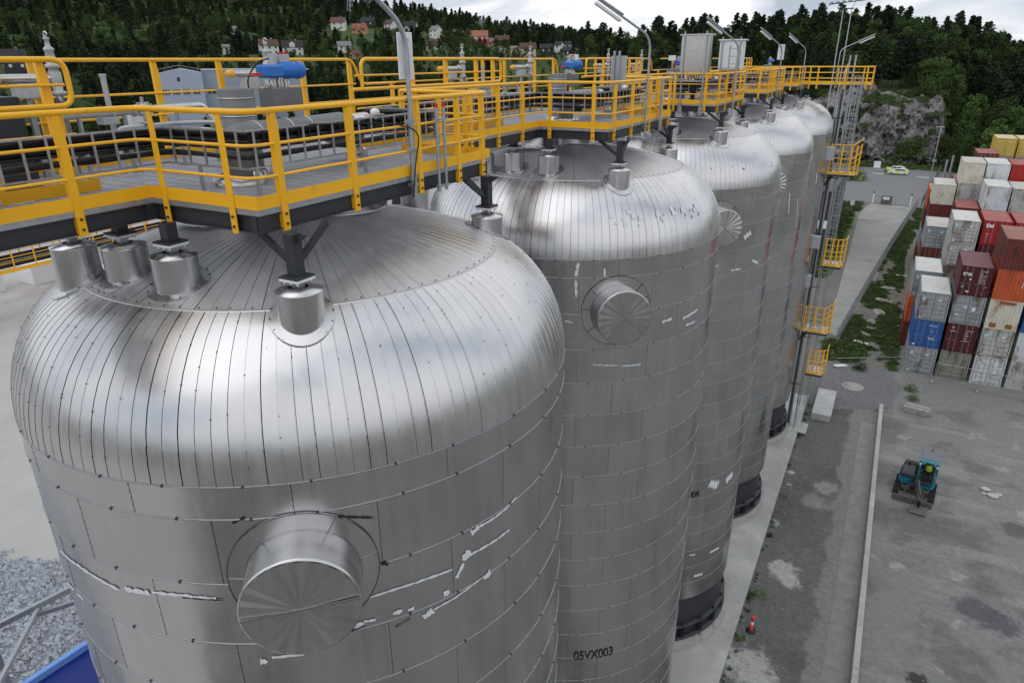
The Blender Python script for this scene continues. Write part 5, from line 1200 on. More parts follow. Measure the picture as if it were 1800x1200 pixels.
stack(7.5,98.3,2.83,[('grey',None,'grey container at the bottom of the fifth row','doors'),('brown',None,'brown container second tier of the fifth row','doors'),('grey',None,'grey container third tier of the fifth row','doors'),('brown','pink','container showing only its flat pink red roof below the corrugated ones','panel')])
stack(10.1,98.3,2.81,[('grey',None,'grey bottom container of the white fifth row stack','panel'),('brown',None,'brown second container of the white fifth row stack','panel'),('grey',None,'grey third container of the white fifth row stack','panel'),('red',None,'red fourth container of the white fifth row stack','panel'),('white','white','clean white container with white roof beside the rust streaked grey one','panel')])
stack(12.72,98.3,2.79,[('grey',None,'grey bottom container right of the white fifth row stack','panel'),('brown',None,'brown second container right of the white fifth row stack','panel'),('grey',None,'grey third container right of the white fifth row stack','panel'),('red',None,'red fourth container right of the white fifth row stack','panel'),('lightgrey','stained','streaky grey container with rust striped roof at the right edge','panel')])
stack(5.1,105.2,2.58,[('brown',None,'brown bottom container of the rear left stack','panel'),('grey',None,'grey second container of the rear left stack','panel'),('brown',None,'brown third container of the rear left stack','panel'),('brown',None,'dark red brown corrugated container under the rusty cream one','panel'),('rusty','white','cream corrugated container with rusty corner posts at the rear left','panel')])
stack(7.7,105.2,2.64,[('grey',None,'grey bottom container of the tallest rear stack','panel'),('brown',None,'brown second container of the tallest rear stack','panel'),('grey',None,'grey third container of the tallest rear stack','panel'),('grey',None,'grey fourth container of the tallest rear stack','panel'),('lightgrey',None,'corrugated grey container directly below the highest rust streaked one','panel'),('rusty','stained','highest pale container with stained roof and rust streaked corners','panel')])
stack(10.3,105.2,2.64,[('grey',None,'grey bottom container of the second tallest rear stack','panel'),('brown',None,'brown second container of the second tallest rear stack','panel'),('grey',None,'grey third container of the second tallest rear stack','panel'),('maroon',None,'maroon fourth container of the second tallest rear stack','panel'),('maroon',None,'dark red container glimpsed beside the clean white one','panel'),('white','white','high white corrugated container with spotless white roof','panel')])
stack(12.9,105.2,2.64,[('grey',None,'grey bottom container of the red topped rear stack','panel'),('brown',None,'brown second container of the red topped rear stack','panel'),('grey',None,'grey third container of the red topped rear stack','panel'),('brown',None,'brown fourth container of the red topped rear stack','panel'),('grey',None,'grey fifth container of the red topped rear stack','panel'),('red','pink','deep red container with pink roof, right of the spotless white roof','panel')])
for (x,y,hh,n,col,roof,lab) in [(12.2,121,2.5,7,'yellow','tan','yellow'),(14.85,121,2.5,7,'yellow','tan','yellow'),(9.6,113,2.7,6,'brown','pink','pink roofed'),(7.6,113,2.5,5,'brown','pink','small pink roofed'),(5.0,113,2.75,4,'oran2','orange','orange')]:
    sp=[('grey' if i%2 else 'brown',None,'%s container, tier %s of the %s stack at x'%('grey' if i%2 else 'brown',['one','two','three','four','five','six'][min(i,5)],lab),'panel') for i in range(n-1)]
    nm={12.2:'left yellow container with pale roof, highest at the back',14.85:'right yellow container with pale roof at the picture edge',9.6:'container showing only a sliver of pink roof left of the yellow ones',7.6:'container with a small pink roof corner behind the rust streaked ones',5.0:'orange container with white letters peeking out behind the cream one'}[x]
    sp=[(a,b_,l.replace('at x',{12.2:'that is left and yellow',14.85:'that is right and yellow',9.6:'beside the yellow pair',7.6:'in the back row',5.0:'at the rear left'}[x]),f_) for a,b_,l,f_ in sp]
    sp.append((col,roof,nm,'doors')); stack(x,y,hh,sp)
# ---------------------------------------------------------------- yard objects
t=thing('marker_post','orange and white reflective marker post on a round black foot beside the slab','marker post',(-2.35,30.4,0)); b=MB(); b.lathe([(0,0),(.26,0),(.26,.05),(.1,.09),(0,.09)],n=20); b.build('foot',M['black'],t)
ro=mat('marker_orange_red',(.75,.05,.02),.5,0,.08)
b=MB(); b.lathe([(.09,.08),(.08,.48),(0,.48)],n=14); b.lathe([(.085,.66),(.075,.85),(.10,.87),(.10,.98),(0,1.0)],n=14); b.build('post_tube',ro,t); b=MB(); b.lathe([(.086,.48),(.084,.66)],n=14); b.build('reflective_band',M['white'],t)
b=MB(); b.lathe([(0,.0),(.95,.0),(.95,.06),(.9,.08),(0,.08)],(.24,64.9,0),36); tag(b.build('manhole_cover',M['concd']),'round concrete cover lying in the dark gravel strip','cover')
b=MB(); b.box(-.95,.95,-.5,.5,0,.55,.04); b.box(-.9,.9,-.12,.12,.551,.62,.02); o=tag(b.build('concrete_block',M['concd'],None,(5.35,62.0,0)),'weathered concrete block standing on the yard near the containers','concrete block'); o.rotation_euler=(0,0,R(-8))
# bits of rubble
rb=random.Random(3)
def stone_mesh(name,seed,m):
    rd=random.Random(seed); b=MB(); b.ball((0,0,0),1,7,5); b.v=[(x*rd.uniform(.7,1.2),y*rd.uniform(.7,1.2),z*rd.uniform(.5,.9)) for x,y,z in b.v]; b.sm=[False]*len(b.sm); return b.mesh(name,m)
def stuff_stones(name,lab,area,n,smin,smax,m,zf=lambda x,y:0):
    rd=random.Random(len(name)+n); b=MB()
    for i in range(n):
        x,y=area(rd); s=smin+(smax-smin)*rd.random()**2.5; z=zf(x,y)
        V=[];
        for (a,c,d) in ((1,0,0),(-.5,.87,0),(-.5,-.87,0),(0,0,.8),(0,0,-.5)): V.append((x+s*a*rd.uniform(.6,1.3),y+s*c*rd.uniform(.6,1.3),z+s*.15+s*d*rd.uniform(.6,1.2)))
        b.add(V,[(0,1,3),(1,2,3),(2,0,3),(1,0,4),(2,1,4),(0,2,4)])
    o=b.build(name,m,kind='stuff'); o['label']=lab; return o
stuff_stones('yard_stones','scattered small stones on the gravel yard',lambda r:(r.choice([r.uniform(-2.9,1),r.uniform(3,16),r.uniform(-2.9,-2.3)]),r.uniform(22,68)),2600,.012,.09,mat('loose_stone',(.26,.26,.25),.9,0,.4,3))
stuff_stones('strip_gravel','coarse dark gravel around the round cover',lambda r:(r.uniform(-2.3,3.6),r.uniform(60.5,70.5)),3800,.03,.09,mat('gravel_stone',(.19,.19,.195),.9,0,.5,3))
for i,(x,y,s) in enumerate([(9.6,51.3,.22),(10.0,50.6,.26),(10.4,51.0,.15),(9.5,50.7,.12)]):
    o=link(bpy.data.objects.new('pale_stone',stone_mesh('pale_stone',i,mat('pale_stone',(.5,.5,.48),.9,0,.2)))); o.location=(x,y,s*.4); o.scale=(s*1.5,s,s*.7); tag(o,'pale broken stone in the little heap right of the excavator','stone','pale stones right of the excavator')
# ---------------------------------------------------------------- mini excavator
teal=mat('teal_paint',(.008,.20,.26),.35,0,.1,3); dk=mat('excavator_dark_grey',(.05,.055,.065),.5,0,.15,4); rubb=mat('rubber_track',(.02,.02,.02),.8,0,.3,9); dirt=mat('dirty_steel',(.14,.135,.125),.6,.4,.3,6)
X=thing('mini_excavator','teal mini excavator with open canopy and a driver, parked beside the barrier wall','excavator',(5.22,48.7,0.006),R(-6)); X.scale=(1.10,1.10,1.20)
for s_ in(-1,1):
    b=MB(); P=[]
    for k in range(25):
        t=k/24; 
    prof=[(-1.05,.22),(-.98,.06),(-.8,0),(.8,0),(.98,.06),(1.05,.22),(.98,.40),(.8,.45),(-.8,.45),(-.98,.40)]
    x0,x1=s_*.98-.15,s_*.98+.15; V=[(x0,y,z) for y,z in prof]+[(x1,y,z) for y,z in prof]; n=len(prof)
    b.add(V,[tuple(range(n)),tuple(range(n,2*n))[::-1]]+[(i,n+i,n+(i+1)%n,(i+1)%n) for i in range(n)])
    for i in range(14): y=-.85+1.7*i/13; b.box(x0-.005,x1+.005,y-.03,y+.03,.44,.475)
    tr=b.build('track',rubb,X)
    b=MB()
    for y in(-.8,.8): b.cyl((s_*.98-.17,y,.225),.16,.34,14,(1,0,0))
    b.build('drive_wheel',dirt,tr)
b=MB(); b.box(-.75,.75,-.5,.5,.25,.5,.03); b.box(-.45,.45,-.45,.45,.5,.62,.02); b.build('undercarriage',dirt,X)
b=MB(); b.box(-1.1,1.1,-1.62,-1.55,.05,.42,.01); b.bar((-.5,-.6,.3),(-.5,-1.55,.2),.1,.1); b.bar((.5,-.6,.3),(.5,-1.55,.2),.1,.1); b.build('dozer_blade',dirt,X)
# upper structure: rounded house, engine cover at left and behind, cab floor right
b=MB(); pts_=[(1.0*math.cos(t)*1.0,.15+1.05*math.sin(t)) for t in [R(-35+250*i/22) for i in range(23)]]; b.poly(pts_,.63,.80); b.build('counterweight_base',teal,X)
b=MB(); pts_=[(max(-1.0,min(1.0,1.02*math.cos(t))),.25+.92*math.sin(t)) for t in [R(5+235*i/20) for i in range(21)]]; pts_=[(x,y) for x,y in pts_ if x<.95]; b.poly(pts_,.80,1.02); b.build('body_skirt',teal,X)
b=MB(); b.box(-.92,-.12,-.45,.95,1.02,1.38,.10); b.box(-.86,.9,.72,1.08,1.02,1.52,.10); b.build('engine_cover',dk,X)
b=MB(); b.box(-.06,.90,-.70,.75,1.02,1.08); b.build('cab_floor',dk,X)
for (x,y) in((.0,-.62),(.86,-.62),(.0,.72),(.86,.72)):
    b=MB(); b.bar((x,y,1.05),(x+(.02 if x<.4 else -.02),y*.96,2.42),.06,.08); b.build('canopy_post',teal if y<0 else dk,X)
b=MB(); b.box(-.08,.95,-.42,.98,2.43,2.52,.03); rf=b.build('canopy_roof',mat('canopy_grey',(.16,.17,.20),.5,0,.06),X)
b=MB(); b.box(-.10,.97,-.80,-.42,2.41,2.49,.02); b.box(-.10,.02,-.7,.9,2.33,2.42,.01); b.box(.86,.97,-.7,.9,2.33,2.42,.01); b.build('roof_frame',teal,rf)
b=MB(); b.cyl((.45,.8,2.52),.06,.14,12); b.build('beacon',mat('beacon_amber',(.5,.12,.02),.4),rf)
b=MB(); b.box(.25,.70,.28,.40,1.45,2.0,.04); b.box(.22,.72,-.12,.35,1.30,1.44,.04); b.build('seat',M['black'],X)
b=MB(); b.box(.05,.18,-.45,.2,1.1,1.5,.03); b.box(.74,.86,-.45,.2,1.1,1.5,.03); b.cyl((.12,-.4,1.5),.02,.22,8); b.cyl((.8,-.4,1.5),.02,.22,8); b.build('console',dk,X)
b=MB(); b.box(-.30,.02,-1.1,-.55,.62,1.0,.05); b.build('swing_post',M['black'],X)
b=MB(); b.bar((-.14,-1.0,.9),(.05,-1.75,1.55),.16,.24); b.bar((.05,-1.75,1.55),(.35,-2.55,.85),.14,.2); bo=b.build('boom',dk,X)
for q in range(3): b=MB(); b.tube([(-.2+.06*q,-.9,1.0),(-.1+.05*q,-1.3,1.65),(.1+.04*q,-1.8,1.75),(.3+.03*q,-2.3,1.2)],.014,5); b.build('hydraulic_hose',M['black'],X)
b=MB(); b.box(-.99,-.93,-.3,.5,1.06,1.3,.01); b.box(-.7,-.3,1.081,1.10,1.1,1.4); b.build('vent_grille',M['black'],X)
b=MB(); b.cyl((-.6,.55,1.38),.04,.22,8); b.build('exhaust',M['black'],X)
b=MB(); b.box(-.09,-.03,-.6,.7,1.05,1.95); b.build('side_guard',dk,X)
b=MB(); b.tube(fillet([(.93,-.6,1.1),(.95,-.6,1.9),(.95,.6,1.9),(.93,.7,1.1)],.15),.02,6); b.build('hand_rail',M['black'],X)
for s_ in(-.02,.88): b=MB(); b.cyl((s_,-.74,2.28),.06,.05,10,(0,-1,0)); b.build('work_light',M['white'],X)
b=MB(); b.bar((.35,-2.5,.9),(.42,-2.1,.32),.13,.16); b.build('dipper_arm',M['black'],X)
b=MB(); b.tube([(-.12,-1.05,1.1),(.0,-1.5,1.62)],.05,8); b.tube([(0.1,-1.8,1.75),(.36,-2.4,1.15)],.045,8); b.build('hydraulic_ram',dirt,bo)
b=MB(); prof=[(.42,-2.45,.30),(.42,-2.62,.08),(.42,-2.35,-.0),(.42,-1.95,.02),(.42,-1.92,.10),(.42,-2.1,.34)]
V=[(x-.42,y,z) for x,y,z in prof]+[(x+.46,y,z) for x,y,z in prof]; b.add(V,[(0,1,2,3,4,5),(11,10,9,8,7,6)]+[(i,6+i,6+(i+1)%6,(i+1)%6) for i in range(6)]); b.build('bucket',dirt,X)
# ---------------------------------------------------------------- people
def figure(name,lab,loc,rz,J,rad,m,head,skin,vest=None,hair=(.03,.02,.015),helmet=None):
    me=bpy.data.meshes.new('body'); names=list(J); idx={n:i for i,n in enumerate(names)}
    ed=[('pelvis','waist'),('waist','chest'),('chest','neck'),('neck','headbase'),('chest','sl'),('chest','sr'),('sl','el'),('el','wl'),('wl','hl'),('sr','er'),('er','wr'),('wr','hr'),('pelvis','pl'),('pelvis','pr'),('pl','kl'),('kl','al'),('al','tl'),('pr','kr'),('kr','ar'),('ar','tr')]
    me.from_pydata([J[n] for n in names],[(idx[a],idx[c]) for a,c in ed],[])
    o=link(bpy.data.objects.new(name,me)); o.location=loc; o.rotation_euler=(0,0,rz)
    md=o.modifiers.new('skin','SKIN'); sv=me.skin_vertices[0].data
    for n in names: sv[idx[n]].radius=(rad[n],rad[n]*.85)
    sv[idx['pelvis']].use_root=True; sb=o.modifiers.new('sub','SUBSURF'); sb.levels=1; sb.render_levels=2
    me.materials.append(m)
    dg=bpy.context.evaluated_depsgraph_get(); nm=bpy.data.meshes.new_from_object(o.evaluated_get(dg)); o.modifiers.clear(); o.data=nm; nm.name='body'
    tag(o,lab,'person'); hx,hy,hz=head
    b=MB(); b.ball((hx,hy,hz),.105,16,12,(.86,1,1.18)); b.ball((hx,hy-.105,hz-.01),.02,6,4,(.8,1,1.3)); b.ball((hx-.09,hy,hz),.025,6,4,(.5,1,1.3)); b.ball((hx+.09,hy,hz),.025,6,4,(.5,1,1.3)); hd=b.build('head',skin,o)
    b=MB()
    for s_ in(-1,1): b.ball((hx+s_*.036,hy-.095,hz+.02),.012,6,4)
    b.box(hx-.03,hx+.03,hy-.098,hy-.09,hz-.058,hz-.048); b.build('face_features',M['black'],hd)
    b=MB(); b.ball((hx,hy+.015,hz+.035),.118,14,8,(.9,1,.95)); b.v=[(x,y,max(z,hz+.03)) for x,y,z in b.v]; b.build('helmet' if helmet else 'hair',helmet or mat('dark_hair',hair,.8),hd)
    if vest: 
        b=MB(); c=J['chest']; w=J['waist']; b.tube([(w[0],w[1],w[2]-.05),(c[0],c[1],c[2]-.05),(c[0],c[1],c[2]+.10)],[.17,.205,.15],14); b.v=[(c[0]+(x-c[0])*1.05,y*.98+c[1]*.02,z) for x,y,z in b.v]; b.build('vest',vest,o)
    # hands with fingers
    for h,wn in(('hl','wl'),('hr','wr')):
        p=Vector(J[h]); d=(p-Vector(J[wn])).normalized(); sx=d.orthogonal().normalized(); b=MB()
        for k,ln in enumerate((.065,.075,.07,.055)):
            q=p+sx*(.012*(k-1.5)*1.5); b.tube([q,q+d*ln*.6,q+d*ln+Vector((0,-.012,-.01))],[.009,.008,.006],5)
        b.tube([p-sx*.03-d*.03,p-sx*.05+d*.01],[.010,.008],5); b.ball(p,.034,8,6,(1,.6,1)); b.build('hand',skin,o)
    return o
skin=mat('skin',(.50,.30,.22),.55,0,.05)
RAD=dict(pelvis=.15,waist=.135,chest=.165,neck=.06,headbase=.055,sl=.075,sr=.075,el=.05,er=.05,wl=.034,wr=.034,hl=.03,hr=.03,pl=.09,pr=.09,kl=.065,kr=.065,al=.045,ar=.045,tl=.045,tr=.045)
ST=dict(pelvis=(0,0,.95),waist=(0,0,1.12),chest=(0,0,1.34),neck=(0,0,1.50),headbase=(0,-.01,1.56),sl=(-.19,0,1.42),el=(-.25,.02,1.14),wl=(-.24,-.10,.90),hl=(-.235,-.13,.83),sr=(.19,0,1.42),er=(.26,.03,1.15),wr=(.20,-.16,1.02),hr=(.16,-.22,1.0),pl=(-.10,0,.88),kl=(-.12,-.02,.48),al=(-.13,.02,.08),tl=(-.15,-.14,.04),pr=(.10,0,.88),kr=(.14,.0,.48),ar=(.17,.05,.08),tr=(.20,-.11,.04))
figure('person','person in dark clothing standing at the front of the yellow and white cars',(-1.75,207.2,.02),R(70),ST,RAD,mat('dark_uniform',(.012,.013,.018),.8),(0,-.02,1.68),skin)
SI=dict(pelvis=(.47,.08,1.50),waist=(.47,.10,1.66),chest=(.47,.06,1.88),neck=(.47,.02,2.03),headbase=(.47,0,2.08),sl=(.29,.04,1.95),el=(.20,-.12,1.72),wl=(.14,-.32,1.70),hl=(.125,-.38,1.71),sr=(.65,.04,1.95),er=(.74,-.12,1.72),wr=(.79,-.32,1.70),hr=(.80,-.38,1.71),pl=(.38,.04,1.50),kl=(.34,-.36,1.50),al=(.34,-.46,1.16),tl=(.34,-.58,1.12),pr=(.56,.04,1.50),kr=(.60,-.36,1.50),ar=(.60,-.46,1.16),tr=(.60,-.58,1.12))
hv=mat('hi_vis_yellow',(.45,.70,.05),.6,0,.08)
figure('person','driver in dark clothes with a high visibility yellow vest seated in the teal excavator',(5.22,48.7,0.03),R(-6),SI,RAD,mat('dark_workwear',(.02,.025,.035),.8),(.47,-.02,2.19),skin,hv,helmet=hv).scale=(1.1,1.1,1.17)
# ---------------------------------------------------------------- cars at the far lot
cy_=mat('car_yellow',(.62,.75,.06),.3,0,.04); cw_m=mat('car_white',(.78,.78,.76),.3,0,.03)
def car(lab,loc,rz):
    c=thing('estate_car',lab,'car',loc,rz,'yellow and white cars on the far lot')
    side=[(-2.35,.42),(-2.38,.75),(-2.2,.98),(-1.15,1.08),(-.55,1.52),(1.35,1.56),(2.05,1.35),(2.28,.98),(2.35,.7),(2.3,.38)]
    n=len(side); b=MB(); V=[]
    for y,ins in((-.92,0),(-.80,.0),(.80,0),(.92,0)):
        for x,z in side:
            tz=max(0,(z-1.0))*.28; yy=y-(tz if y>0 else -tz); V.append((x,yy,z+(.0 if abs(y)>.9 else .03)))
    b.add(V,[tuple(range(n))[::-1],tuple(range(3*n,4*n))]+[(k*n+i,k*n+(i+1)%n,k*n+n+(i+1)%n,k*n+n+i) for k in range(3) for i in range(n)]); b.build('body',cw_m,c)
    b=MB()
    for s_ in(-1,1):
        for x0,x1 in((-2.28,-1.55),(-.55,.55),(1.55,2.28)): b.box(x0,x1,s_*.925-.006,s_*.925+.006,.52,.95)
    b.box(-2.1,-1.2,-.7,.7,1.085,1.10); b.box(1.5,2.0,-.6,.6,1.50,1.53); b.build('yellow_panel',cy_,c)
    b=MB()
    for s_ in(-1,1): b.add([(-.95,s_*.915,1.10),(-.48,s_*.80,1.46),(.35,s_*.80,1.48),(.35,s_*.915,1.10)],[(0,1,2,3)]); b.add([(.42,s_*.915,1.10),(.42,s_*.80,1.48),(1.35,s_*.80,1.46),(1.85,s_*.90,1.12)],[(0,1,2,3)])
    b.add([(-1.13,-.72,1.12),(-1.13,.72,1.12),(-.60,.64,1.50),(-.60,-.64,1.50)],[(0,1,2,3)]); b.build('windows',M['glass'],c)
    wb=MB(); wb.cyl((0,-.11,0),.33,.22,18,(0,1,0)); wm=wb.mesh('wheel',M['black']); rbm=MB(); rbm.cyl((0,-.118,0),.2,.236,12,(0,1,0)); rm=rbm.mesh('rim',M['lightgrey'])
    for x in(-1.45,1.42):
        for y in(-.84,.84): w=inst('wheel',wm,c,(x,y,.33)); inst('rim',rm,w)
    b=MB(); b.box(-.2,.1,-.5,.5,1.58,1.68,.02); b.build('light_bar',M['glass'],c)
    for y in(-.7,.7): b=MB(); b.box(-2.40,-2.34,y-.15,y+.15,.66,.80); b.build('headlight',M['white'],c)
    return c
car('yellow and white car parked nearer the camera on the far lot',(1.25,207.0,.02),R(-4)); car('second yellow and white car half hidden behind the nearer one',(.5,211.5,.02),R(-6))
# plinths on the lot, gate, signs, fence
for x,y,l in((6.9,203,'sculpture like pale block with hoop on the right side of the far lot'),(-3.3,205,'pale low block with hoop on the left side of the far lot')):
    t=thing('barrier_foot',l,'barrier',(x,y,.02)); b=MB(); b.box(-1.4,1.4,-.7,.7,0,.3,.05); b.build('slab_base',M['conc'],t); b=MB(); b.tube(fillet([(-.6,0,.3),(-.4,0,1.2),(.5,0,1.2),(.7,0,.3)],.3),.07,8); b.build('hoop',M['concd'],t)
t=thing('sliding_gate','white framed mesh gate with a dark box closing the road','gate',(0,161.9,0))
for x in(-2.6,4.3): b=MB(); b.box(x-.12,x+.12,-.12,.12,0,2.15); g=b.build('gate_post',M['white'],t); b=MB(); b.box(x-.16,x+.16,-.16,.16,2.15,2.4); b.build('post_cap',M['black'],g)
b=MB(); b.bar((-2.5,0,1.95),(5.6,0,1.95),.08,.1); b.bar((-2.5,0,.15),(5.6,0,.15),.08,.12)
for i in range(5): x=-2.4+i*2; b.bar((x,0,.15),(x,0,1.95),.06,.06)
b.build('gate_frame',M['lightgrey'],t)
b=MB()
for i in range(68): x=-2.45+i*.118; b.box(x-.012,x+.012,-.01,.01,.2,1.9)
b.build('mesh_wires',M['lightgrey'],t,kind='stuff')
b=MB(); b.box(-1.1,.9,-.5,-.1,.05,1.75,.05); bx=b.build('drive_box',mat('gate_box_grey',(.11,.11,.12),.6),t); b=MB(); b.box(-.8,.4,-.53,-.505,1.0,1.55); b.build('notice_plate',M['white'],bx)
for x,y,z,w,h,l in((-5.9,150.5,0,.7,1.0,'small white sign left of the road before the gate'),(-8.3,143,0,.5,.6,'round topped small sign nearest the dark building'),(-3.9,208,0,1.6,1.7,'white notice board left of the standing person')):
    t=thing('road_sign',l,'sign',(x,y,z)); b=MB(); b.cyl((0,0,0),.05,1.4,8); b.build('sign_post',M['galv'],t); b=MB(); b.box(-w/2,w/2,-.06,-.03,1.3,1.3+h); b.build('sign_plate',M['white'],t)
t=thing('mesh_fence','tall grey mesh fence along the right side of the access road','fence',(0,0,0)); FA=Vector((-2.1,74.5,0)); FB=Vector((5.6,160.8,0)); n=29
fp=MB(); fp.cyl((0,0,0),.04,2.2,6); fpm=fp.mesh('fence_post',M['galv'])
for i in range(n+1):
    p=FA.lerp(FB,i/n); p.x-=.9*math.sin(PI*i/n)*.3; inst('fence_post',fpm,t,p)
b=MB()
for i in range(n):
    p=FA.lerp(FB,i/n);q=FA.lerp(FB,(i+1)/n); p.x-=.9*math.sin(PI*i/n)*.3; q.x-=.9*math.sin(PI*(i+1)/n)*.3
    for zz in(.1,.6,1.1,1.6,2.1): b.bar(p+Vector((0,0,zz)),q+Vector((0,0,zz)),.02,.02)
    for j in range(16): r_=p.lerp(q,(j+.5)/16); b.bar(r_,r_+Vector((0,0,2.1)),.014,.014)
b.build('wire_mesh',M['galv'],t,kind='stuff')
FA2=Vector((6.2,161,0));FB2=Vector((10.8,214,0)); t=thing('mesh_fence','bluish green mesh fence along the right edge of the far lot','fence',(0,0,0)); 
for i in range(14): inst('fence_post',fpm,t,FA2.lerp(FB2,i/13))
b=MB()
for i in range(13):
    p=FA2.lerp(FB2,i/13);q=FA2.lerp(FB2,(i+1)/13)
    for zz in(.3,1.1,2.1): b.bar(p+Vector((0,0,zz)),q+Vector((0,0,zz)),.03,.03)
    for j in range(14): r_=p.lerp(q,(j+.5)/14); b.bar(r_,r_+Vector((0,0,2.1)),.02,.02)
b.build('wire_mesh',mat('green_fence',(.06,.10,.09),.6),t,kind='stuff')
# temporary fence in front of the containers
for i in range(3):
    x0=6.7+i*3.55; t=thing('site_fence_panel','thin temporary fence panel standing %s'%['before the olive grey bottom container','before the pale grey bottom container','at the right picture edge before the containers'][i],'fence panel',(x0,69.4-.35*i,.02),R(-6),'temporary fence panels before the containers')
    b=MB(); b.tube(fillet([(0,0,.1),(0,0,2.0),(3.45,0,2.0),(3.45,0,.1)],.08),.02,6); b.bar((0,0,.25),(3.45,0,.25),.025,.025); b.bar((0,0,1.2),(3.45,0,1.2),.015,.015); b.build('frame',M['galv'],t)
    b=MB()
    for j in range(23): b.bar((.15*j+.08,0,.25),(.15*j+.08,0,1.98),.006,.006)
    b.build('wire_mesh',M['galv'],t,kind='stuff'); b=MB(); b.box(-.12,.12,-.35,.35,0,.13,.02); b.build('rubber_foot',M['concd'],t)
t=thing('pipe_barrier','thin pipe barrier stretched across the verge from the ladder tower','barrier',(0,0,0)); b=MB(); b.tube([(-1.6,67.5,1.5),(3.9,71.0,1.4)],.025,6); b.build('rail_pipe',M['galv'],t); b=MB(); b.cyl((3.9,71,0),.03,1.45,6); b.box(3.6,4.2,70.8,71.2,0,.08); b.build('end_post',M['galv'],t)
# floodlight mast pair
t=thing('floodlight_mast','tall twin pole mast with a floodlight head against the sky','mast',(-9.9,120,0))
for x in(-.55,.55): b=MB(); b.tube([(x-.1,0,0),(x,0,34.6)],[.16,.07],8); b.build('pole',M['galv'],t)
b=MB(); b.box(-.85,.85,-.1,.1,34.6,34.75); b.bar((-2.6,0,35.3),(2.4,0,35.75),.3,.12); b.bar((-.6,0,34.7),(-.9,0,35.5),.06,.06); b.bar((.6,0,34.7),(.9,0,35.6),.06,.06); b.build('head_frame',M['steel'],t)
for i in range(7): b=MB(); x=-2.5+.8*i; b.box(x,x+.5,-.25,.2,35.42+.08*i,35.62+.08*i,.03); b.build('floodlight',M['galv'],t)
# dark building behind the last tank
t=thing('dark_building','dark grey industrial shed with a white band behind the ladder tower','building',(-6.9,112,0)); b=MB(); b.box(-22,-.3,0,30,0,9.6); b.build('wall',mat('dark_sheet_wall',(.045,.05,.058),.5,0,.08),t)
b=MB()
for i in range(70): x=-21.9+i*.31; b.box(x,x+.05,-.04,-.003,0,4.2); b.box(x,x+.05,-.04,-.003,5.6,9.6)
b.build('sheet_rib',MATS['dark_sheet_wall'],t,kind='stuff'); b=MB(); b.box(-22,-.28,-.08,-.045,4.3,5.5); b.build('white_band',M['white'],t); b=MB(); b.box(-22.2,-.1,-.3,30.2,9.6,9.9); b.build('roof',M['steel'],t)
t=thing('light_pole','slim pole with small cross head behind the yellow containers','pole',(6.3,150,0)); b=MB(); b.cyl((0,0,0),.08,16.5,8); b.build('pole',M['galv'],t); b=MB(); b.box(-.8,.5,-.1,.1,16.4,16.6); b.box(-.3,.4,-.2,.1,10.4,10.8); b.build('cross_head',M['galv'],t)
for i,(px,y) in enumerate([(6.6,118),(7.6,124)]):
    b=MB(); b.cyl((px,y,0),.16,14.5,8); tag(b.build('steel_pole',M['galv']),'grey steel pole behind the cream container, %s of two'%['left','right'][i],'pole','two poles behind the containers')
# ---------------------------------------------------------------- ground vegetation
def clump_mesh(name,m,seed,hgt=1.0,n=150,sp=.6):
    rd=random.Random(seed); b=MB()
    for i in range(n):
        d=Vector((rd.gauss(0,1),rd.gauss(0,1),abs(rd.gauss(0,1)))).normalized()*rd.uniform(.2,1.15); c=Vector((d.x*sp,d.y*sp,d.z*hgt*.8)); leafquad(b,c,rd.uniform(.03,.085),rd)
    return b.mesh(name,m)
def bush(name,m,seed,loc,lab,s,grp='bushes by the access road',n=420):
    o=link(bpy.data.objects.new(name,clump_mesh(name,m,seed,1.,n,.75))); o.location=loc; o.scale=(s,s,s); return tag(o,lab,'bush',grp)
MG=[leafmat('weed_leaves',(.085,.125,.045),.4),leafmat('grey_willow_leaves',(.17,.24,.11),.2)]
bush('willow_bush',MG[1],11,(-8.2,193,0),'greyish green willow bush beside the far lot behind the top landing',3.6,n=900)
bush('willow_bush',MG[1],12,(-10.5,196,0),'second greyish willow bush half behind the top landing',3.2,n=900)
bush('small_bush',MG[0],13,(.5,66.0+3.3,0),'green tuft at the end of the dark gravel strip',.9); 
bush('small_bush',MG[0],14,(4.9,66.5,0),'low bright green bush at the corner of the container yard',.8); bush('small_bush',MG[0],15,(5.1,64.5,0),'lower green tuft before the concrete block',.7)
bush('small_bush',ML[3],16,(13.5,225,0),'rounded shrub standing alone by the far lot',4.2,n=1200)
cl=[]
for i in range(5):
    o=link(bpy.data.objects.new('weed_clump',clump_mesh('weed_clump',MG[0] if i<4 else ML[2],20+i,.45,170,.6))); o.location=(3.5-.8*i,74+i*2.2,0); tag(o,'leafy weeds on the verge beside the fence',None,None,'stuff'); cl.append(o)
vp=[];rd=random.Random(5)
def fx(y): return -2.0+7.6*(y-74.5)/86.3
def band(y0,y1,xf0,xf1,n,thr=-.05,smin=.5,smax=1.5):
    for i in range(n):
        y=rd.uniform(y0,y1); x=rd.uniform(xf0(y),xf1(y))
        if noise.noise(Vector((x*.35,y*.12,2)))+.35*noise.noise(Vector((x*1.3,y*.8,7)))<thr+rd.gauss(0,.10): continue
        vp.append((x,y,0,rd.randrange(5),rd.uniform(smin,smax),rd.uniform(0,6.3)))
band(70.5,160,lambda y:fx(y)-.3,lambda y:max(fx(y)+1.6,3.4)+.3,9000,-.17,.18,.75)
band(70.5,76,lambda y:-3,lambda y:1.2,240,-.2)
band(100,150,lambda y:-10,lambda y:-5.4,700,-.2,.4,1.0)
band(135,162,lambda y:-13,lambda y:-4.6,300,-.3,.6,1.4)
band(219,232,lambda y:-14,lambda y:30,900,-.3,1,2.6)
